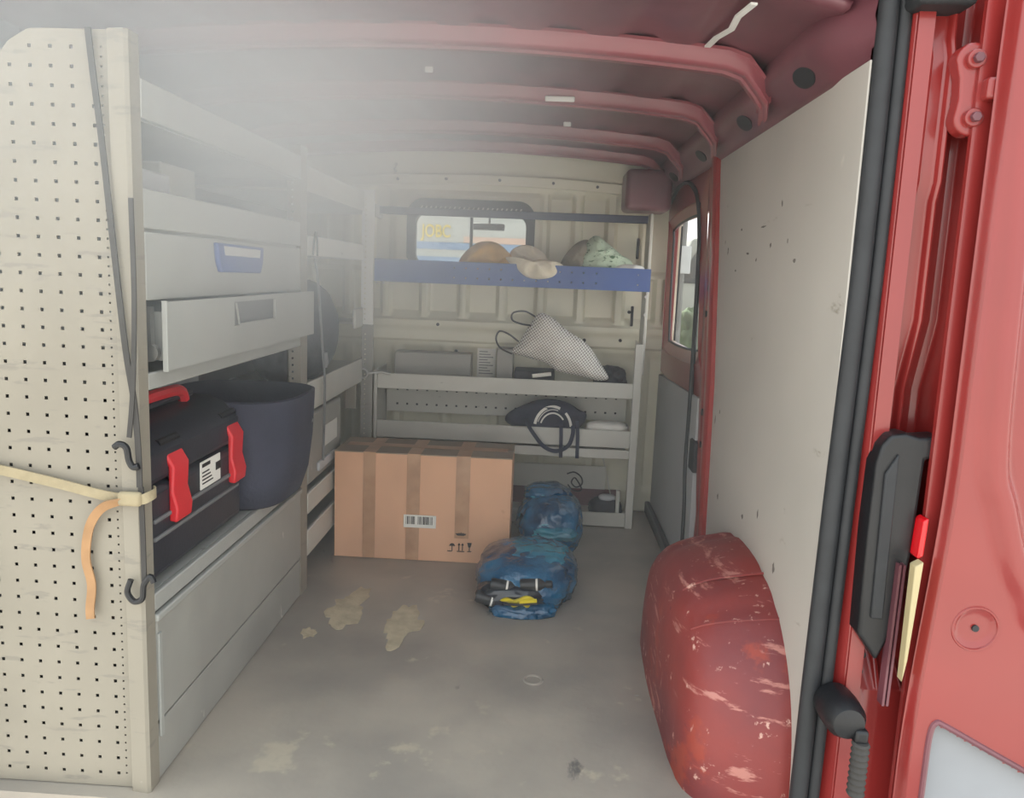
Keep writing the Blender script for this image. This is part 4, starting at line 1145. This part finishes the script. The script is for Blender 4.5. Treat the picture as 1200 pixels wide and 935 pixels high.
# black tool case with red latches
tc_ = thing('tool_case', 'black tool case with two red latches on the lower left shelf', 'case', (-0.86, 1.56, 0.38))
CY0, CY1 = 1.345, 1.785
bm = B()
prism(bm, [(-0.735, CY0, 0.383), (-0.715, CY0, 0.40), (-0.715, CY0, 0.565), (-0.728, CY0, 0.575), (-0.985, CY0, 0.575), (-0.985, CY0, 0.383)], (0, CY1 - CY0, 0)); obj('body', bm, 'casebody', tc_, bev=0.008, seg=3)
bm = B()
prism(bm, [(-0.722, CY0, 0.578), (-0.715, CY0, 0.585), (-0.718, CY0, 0.635), (-0.752, CY0, 0.672), (-0.79, CY0, 0.686), (-0.985, CY0, 0.69), (-0.985, CY0, 0.578)], (0, CY1 - CY0, 0)); obj('lid', bm, 'casebody', tc_, bev=0.008, seg=3)
for z in (0.47, 0.505):
    bm = B(); box(bm, -0.717, -0.710, CY0 + 0.02, CY1 - 0.02, z, z + 0.008); obj('body_rib', bm, 'wallgrey', tc_, bev=0.002)
for y in (1.462, 1.748):
    lt = obj('latch', B_ := None or prism(B(), [(-0.716, y - 0.033, 0.490), (-0.700, y - 0.033, 0.488), (-0.697, y - 0.033, 0.515), (-0.706, y - 0.033, 0.55), (-0.703, y - 0.033, 0.60), (-0.722, y - 0.033, 0.632), (-0.735, y - 0.033, 0.636), (-0.716, y - 0.033, 0.60)], (0, 0.066, 0)), 'latch', tc_, bev=0.004, label='red plastic latch')
    bm = B(); tube(bm, [(-0.735, y - 0.04, 0.645), (-0.735, y + 0.04, 0.645)], 0.010, 10); obj('latch_pin', bm, 'black', lt)
lbp = obj('rating_label', bx(-0.7145, -0.7125, 1.565, 1.665, 0.515, 0.575), 'paper', tc_)
bm = B()
box(bm, -0.7128, -0.7118, 1.572, 1.612, 0.562, 0.570); box(bm, -0.7128, -0.7118, 1.64, 1.665, 0.54, 0.558)
for k in range(4): box(bm, -0.7128, -0.7118, 1.572, 1.625 - k * 0.006, 0.525 + k * 0.008, 0.528 + k * 0.008)
obj('label_print', bm, 'print', lbp)
bm = B(); tube(bm, catmull([Vector(p) for p in ((-0.80, 1.42, 0.69), (-0.80, 1.44, 0.713), (-0.80, 1.50, 0.718), (-0.80, 1.60, 0.718), (-0.80, 1.66, 0.713), (-0.80, 1.68, 0.69))], 4), 0.013, 8); obj('top_handle', bm, 'latch', tc_, label='red carrying handle')
bm = B(); box(bm, -0.96, -0.80, 1.40, 1.73, 0.691, 0.705); obj('lid_ridge', bm, 'casebody', tc_, bev=0.005)

# navy tub beside the case
tb = thing('fabric_tub', 'open dark navy tub protruding from the lower left shelf', 'tub', (-0.80, 1.99, 0.381))
bm = B()
def tub_ring(s, z, inset=0.0):
    out = []
    for k in range(40):
        a = 2 * PI * k / 40
        e = 2 / 3.2
        cx, cy = math.copysign(abs(math.cos(a)) ** e, math.cos(a)), math.copysign(abs(math.sin(a)) ** e, math.sin(a))
        w = 0.004 * noise.noise(Vector((cx * 2, cy * 2, z * 6)))
        out.append(bm.verts.new((-0.80 + (0.185 * s - inset + w) * cx - 0.02 * (1 - s), 1.985 + (0.19 * s - inset + w) * cy, z)))
    return out
tr = [tub_ring(0.78, 0.382), tub_ring(0.83, 0.392), tub_ring(0.92, 0.45), tub_ring(0.98, 0.54), tub_ring(1.0, 0.64), tub_ring(1.005, 0.662), tub_ring(1.0, 0.665, 0.006), tub_ring(0.97, 0.60, 0.01), tub_ring(0.88, 0.44, 0.01), tub_ring(0.80, 0.40, 0.01)]
for i in range(len(tr) - 1):
    for k in range(40): bm.faces.new((tr[i][k], tr[i][(k + 1) % 40], tr[i + 1][(k + 1) % 40], tr[i + 1][k]))
bm.faces.new(tr[0]); bm.faces.new(tr[-1])
obj('tub_wall', bm, 'tubfab', tb, ang=60)
bm = B(); cyl(bm, (-0.622, 2.05, 0.58), 0.006, 0.006, 'X', 10); obj('rivet', bm, 'steel', tb)
# pale boxes and a brush behind them
for (y0, y1, z1, lab) in ((1.66, 1.90, 0.755, 'pale grey box behind the tool case'), (1.93, 2.18, 0.75, 'pale grey box at the back behind the navy tub')):
    o = obj('storage_box', bx(-1.045, -0.992, y0, y1, 0.381, z1), 'bluegrey', bev=0.004); tag(o, lab, 'box', 'pale boxes at the back of the left shelf')
br = thing('dust_brush', 'black handled brush with a white ferrule standing at the back of the left shelf', 'brush', (-0.985, 1.92, 0.381))
bm = B(); box(bm, -0.990, -0.984, 1.905, 1.935, 0.70, 0.775); obj('handle', bm, 'black', br, bev=0.002)
bm = B(); box(bm, -0.990, -0.985, 1.914, 1.922, 0.382, 0.70); obj('ferrule', bm, 'white', br)

# goods on the upper left shelf
o = obj('plastic_crate', bx(-0.98, -0.76, 1.37, 1.56, 1.055, 1.168), 'bluegrey', bev=0.006); tag(o, 'pale plastic crate at the near end of the upper left shelf', 'crate')
o = obj('carton', bx(-1.0, -0.80, 1.60, 1.76, 1.055, 1.20), 'grey', bev=0.004); tag(o, 'small grey carton beside the pale crate on the upper left shelf', 'carton')
o = obj('tool_bag', blob((-0.88, 1.98, 1.10), (0.12, 0.15, 0.05), 51, 0.12, 2.2, 1.055, 4), 'bagdark', ang=80); tag(o, 'dark grey tool bag at the far end of the upper left shelf', 'bag')

# far unit goods
db = obj('rucksack', blob((-0.855, 2.635, 0.775), (0.120, 0.30, 0.178), 55, 0.06, 1.6, 0.609, 5, power=2.3), 'bagdark', ang=80); tag(db, 'round topped charcoal rucksack on the far left shelf', 'rucksack')
cr = thing('parts_case', 'grey parts case with a white label under the far left shelf', 'case', (-0.85, 2.55, 0.309))
obj('case_body', bx(-1.0, -0.716, 2.33, 2.72, 0.310, 0.535), 'grey2', cr, bev=0.008)
obj('case_label', bx(-0.7155, -0.7135, 2.50, 2.66, 0.40, 0.47), 'paper', cr)
obj('case_grip', bx(-0.716, -0.706, 2.42, 2.62, 0.335, 0.365), 'bluegrey', cr, bev=0.003)
# hanging cord with a loop
bm = B(); tube(bm, catmull([Vector(p) for p in ((-0.690, 2.31, 1.02), (-0.686, 2.33, 0.95), (-0.684, 2.37, 0.75), (-0.684, 2.40, 0.62), (-0.686, 2.39, 0.38))], 6), 0.004, 6)
hc = thing('hanging_cord', 'grey cord with a wire loop hanging down the far left shelves', 'cord', (-0.69, 2.31, 1.09))
obj('cord', bm, 'wallgrey', hc)
bm = B(); tube(bm, catmull([Vector(p) for p in ((-0.690, 2.29, 1.03), (-0.688, 2.295, 1.07), (-0.688, 2.31, 1.098), (-0.688, 2.325, 1.07), (-0.690, 2.335, 1.03))], 5), 0.003, 6); obj('wire_hook', bm, 'cord', hc)
bm = B(); tube(bm, [(-0.684, 2.40, 0.73), (-0.683, 2.41, 0.70), (-0.684, 2.405, 0.68)], 0.008, 8); obj('cord_knot', bm, 'wallgrey', hc)

# straps on the end panel
eb = thing('elastic_strap', 'long dark elastic strap with a hook down the edge of the perforated panel', 'strap', (-0.72, 1.29, 0.55))
p1 = [Vector(p) for p in ((-0.768, 1.303, 1.372), (-0.760, 1.300, 1.30), (-0.748, 1.298, 1.19), (-0.733, 1.294, 1.03), (-0.716, 1.291, 0.85), (-0.703, 1.290, 0.754), (-0.698, 1.290, 0.67), (-0.697, 1.289, 0.60))]
bm = B(); ribbon(bm, catmull(p1, 5), (1, 0, 0), 0.010, 0.003); obj('strap', bm, 'cord', eb)
bm = B(); ribbon(bm, catmull([Vector(p) for p in ((-0.698, 1.291, 1.10), (-0.697, 1.290, 0.93), (-0.703, 1.288, 0.78), (-0.712, 1.287, 0.69))], 5), (1, 0, 0), 0.008, 0.003); obj('strap', bm, 'cord', eb)
bm = B(); tube(bm, catmull([Vector(p) for p in ((-0.738, 1.286, 0.672), (-0.728, 1.284, 0.678), (-0.716, 1.284, 0.672), (-0.712, 1.284, 0.650), (-0.705, 1.284, 0.638), (-0.695, 1.285, 0.640))], 6), 0.006, 8); obj('hook', bm, 'black', eb)
hk = thing('strap_hook', 'black plastic hook on the strap end at the foot of the panel edge', 'hook', (-0.70, 1.29, 0.41))
bm = B(); tube(bm, catmull([Vector(p) for p in ((-0.718, 1.288, 0.428), (-0.724, 1.286, 0.405), (-0.712, 1.286, 0.388), (-0.697, 1.286, 0.395), (-0.694, 1.287, 0.42), (-0.682, 1.288, 0.436), (-0.676, 1.288, 0.425))], 6), 0.0055, 8); obj('hook_body', bm, 'black', hk)
bm = B(); ribbon(bm, [(-0.697, 1.293, 0.60), (-0.696, 1.293, 0.50), (-0.695, 1.291, 0.425)], (1, 0, 0), 0.009, 0.003); obj('strap_tail', bm, 'cord', hk)
ws = thing('webbing_strap', 'cream webbing strap tied round the panel edge with an orange tail', 'strap', (-0.75, 1.29, 0.58))
bm = B(); ribbon(bm, catmull([Vector(p) for p in ((-1.06, 1.303, 0.632), (-0.95, 1.300, 0.615), (-0.85, 1.298, 0.597), (-0.76, 1.294, 0.580), (-0.70, 1.288, 0.578), (-0.683, 1.292, 0.583), (-0.680, 1.310, 0.585), (-0.69, 1.325, 0.585))], 6), (0, 0, 1), 0.018, 0.003); obj('strap', bm, 'strap', ws)
bm = B(); box(bm, -0.735, -0.693, 1.280, 1.294, 0.566, 0.592); obj('knot', bm, 'strap', ws, bev=0.006, seg=3)
bm = B(); ribbon(bm, catmull([Vector(p) for p in ((-0.725, 1.285, 0.575), (-0.765, 1.288, 0.560), (-0.795, 1.296, 0.52), (-0.806, 1.299, 0.46), (-0.798, 1.300, 0.41), (-0.802, 1.299, 0.365), (-0.800, 1.296, 0.345))], 6), (1, 0, 0.2), 0.016, 0.003); obj('tail', bm, 'orange', ws, label='faded orange tail')

# ------------------------------------------------------------------ outside
tk = thing('box_truck', 'white truck with yellow lettering and pale stripes beyond the bulkhead window', 'truck', (-0.8, 10, -0.6))
obj('cargo_body', bx(-3.6, 0.9, 9.0, 11.2, 0.1, 2.6), 'ext_white', tk, bev=0.03)
obj('stripe', bx(-3.2, 0.6, 8.985, 8.999, 1.245, 1.325), 'stripe', tk)
obj('stripe', bx(-0.95, 0.6, 8.982, 8.996, 1.33, 1.40), 'peach', tk)
obj('stripe', bx(-3.2, 0.6, 8.984, 8.998, 1.10, 1.16), 'stripe', tk)
text('lettering', 'JOBC', 0.20, (-1.27, 8.99, 1.445), FACE_Y, 'ext_yellow', tk, 0.006, 0.72)
obj('chassis', bx(-3.5, 0.8, 9.2, 11.0, -0.15, 0.1), 'wallgrey', tk)
for x in (-2.8, 0.1):
    bm = B(); lathe(bm, [(0.2, -0.12), (0.38, -0.12), (0.40, -0.08), (0.40, 0.08), (0.38, 0.12), (0.2, 0.12)], (x, 9.35, -0.20), 'Y', 28); obj('wheel', bm, 'tyre', tk)
pv = thing('parked_van', 'white parked van with dark windows outside the side window', 'van', (3.4, 15, -0.6))
bm = B(); prism(bm, [(2.0, 14.0, -0.2), (2.0, 14.0, 0.75), (2.25, 14.0, 0.9), (2.6, 14.0, 1.75), (5.6, 14.0, 1.85), (5.8, 14.0, 1.0), (5.8, 14.0, -0.2)], (0, 1.8, 0)); obj('van_body', bm, 'ext_white', pv, bev=0.05, seg=3)
bm = B(); prism(bm, [(2.38, 13.985, 0.95), (2.70, 13.985, 1.55), (3.4, 13.985, 1.58), (3.4, 13.985, 0.95)], (0, 0.03, 0)); obj('van_window', bm, 'darkglass', pv)
for x in (2.6, 5.1):
    bm = B(); lathe(bm, [(0.2, -0.1), (0.33, -0.1), (0.34, 0.1), (0.2, 0.1)], (x, 14.02, -0.26), 'Y', 24); obj('wheel', bm, 'tyre', pv)
lp = thing('street_post', 'dark post with a grey sign plate in front of the parked van', 'post', (2.02, 11.6, -0.6))
bm = B(); tube(bm, [(2.02, 11.6, -0.6), (2.02, 11.6, 1.9)], 0.05, 10); obj('pole', bm, 'wallgrey', lp)
obj('sign_plate', bx(1.9, 2.14, 11.53, 11.55, 1.1, 1.5), 'bluegrey', lp, bev=0.01)
bm = blob((2.35, 12.5, -0.1), (0.28, 0.28, 0.6), 61, 0.4, 3.0, -0.6, 4); o = obj('shrub', bm, 'leaf', ang=80); tag(o, 'dark low shrub beside the street post', 'shrub')

# ------------------------------------------------------------------ haze volume added for the lens glare veil, thickest under the roof at left
hz = obj('haze', bx(-1.045, 0.43, 1.00, 3.19, 0.012, 1.50), 'white')
hz['kind'] = 'stuff'
tag(hz, 'pale haze volume added as lens glare veil above the racking', 'haze')
def haze_mat():
    m = bpy.data.materials.new('lens_veil_haze')
    m.use_nodes = True
    n, l = m.node_tree.nodes, m.node_tree.links
    n.clear()
    o = n.new('ShaderNodeOutputMaterial')
    v = n.new('ShaderNodeVolumeScatter')
    v.inputs['Color'].default_value = (0.90, 0.96, 1.0, 1)
    v.inputs['Anisotropy'].default_value = 0.0
    tc = n.new('ShaderNodeTexCoord')
    sx = n.new('ShaderNodeSeparateXYZ')
    l.new(tc.outputs['Object'], sx.inputs[0])
    def rng(sock, a, b, c, d):
        r = n.new('ShaderNodeMapRange'); r.interpolation_type = 'SMOOTHSTEP'
        for k, q in zip(('From Min', 'From Max', 'To Min', 'To Max'), (a, b, c, d)): r.inputs[k].default_value = q
        l.new(sock, r.inputs['Value']); return r.outputs['Result']
    h = rng(sx.outputs['Z'], 0.72, 1.42, 0.0, 1.0)
    x = rng(sx.outputs['X'], -0.72, 0.20, 1.0, 0.0)
    y = rng(sx.outputs['Y'], 1.45, 2.35, 1.0, 0.06)
    y2 = rng(sx.outputs['Y'], 1.0, 1.4, 0.0, 1.0)
    mu = n.new('ShaderNodeMath'); mu.operation = 'MULTIPLY'
    l.new(h, mu.inputs[0]); l.new(x, mu.inputs[1])
    my = n.new('ShaderNodeMath'); my.operation = 'MULTIPLY'
    l.new(mu.outputs[0], my.inputs[0]); l.new(y, my.inputs[1])
    ma0 = n.new('ShaderNodeMath'); ma0.operation = 'MULTIPLY_ADD'
    l.new(my.outputs[0], ma0.inputs[0]); ma0.inputs[1].default_value = 2.5; ma0.inputs[2].default_value = 0.05
    ma = n.new('ShaderNodeMath'); ma.operation = 'MULTIPLY'
    l.new(ma0.outputs[0], ma.inputs[0]); l.new(y2, ma.inputs[1])
    l.new(ma.outputs[0], v.inputs['Density'])
    l.new(v.outputs[0], o.inputs['Volume'])
    return m
hz.data.materials.clear(); hz.data.materials.append(haze_mat())
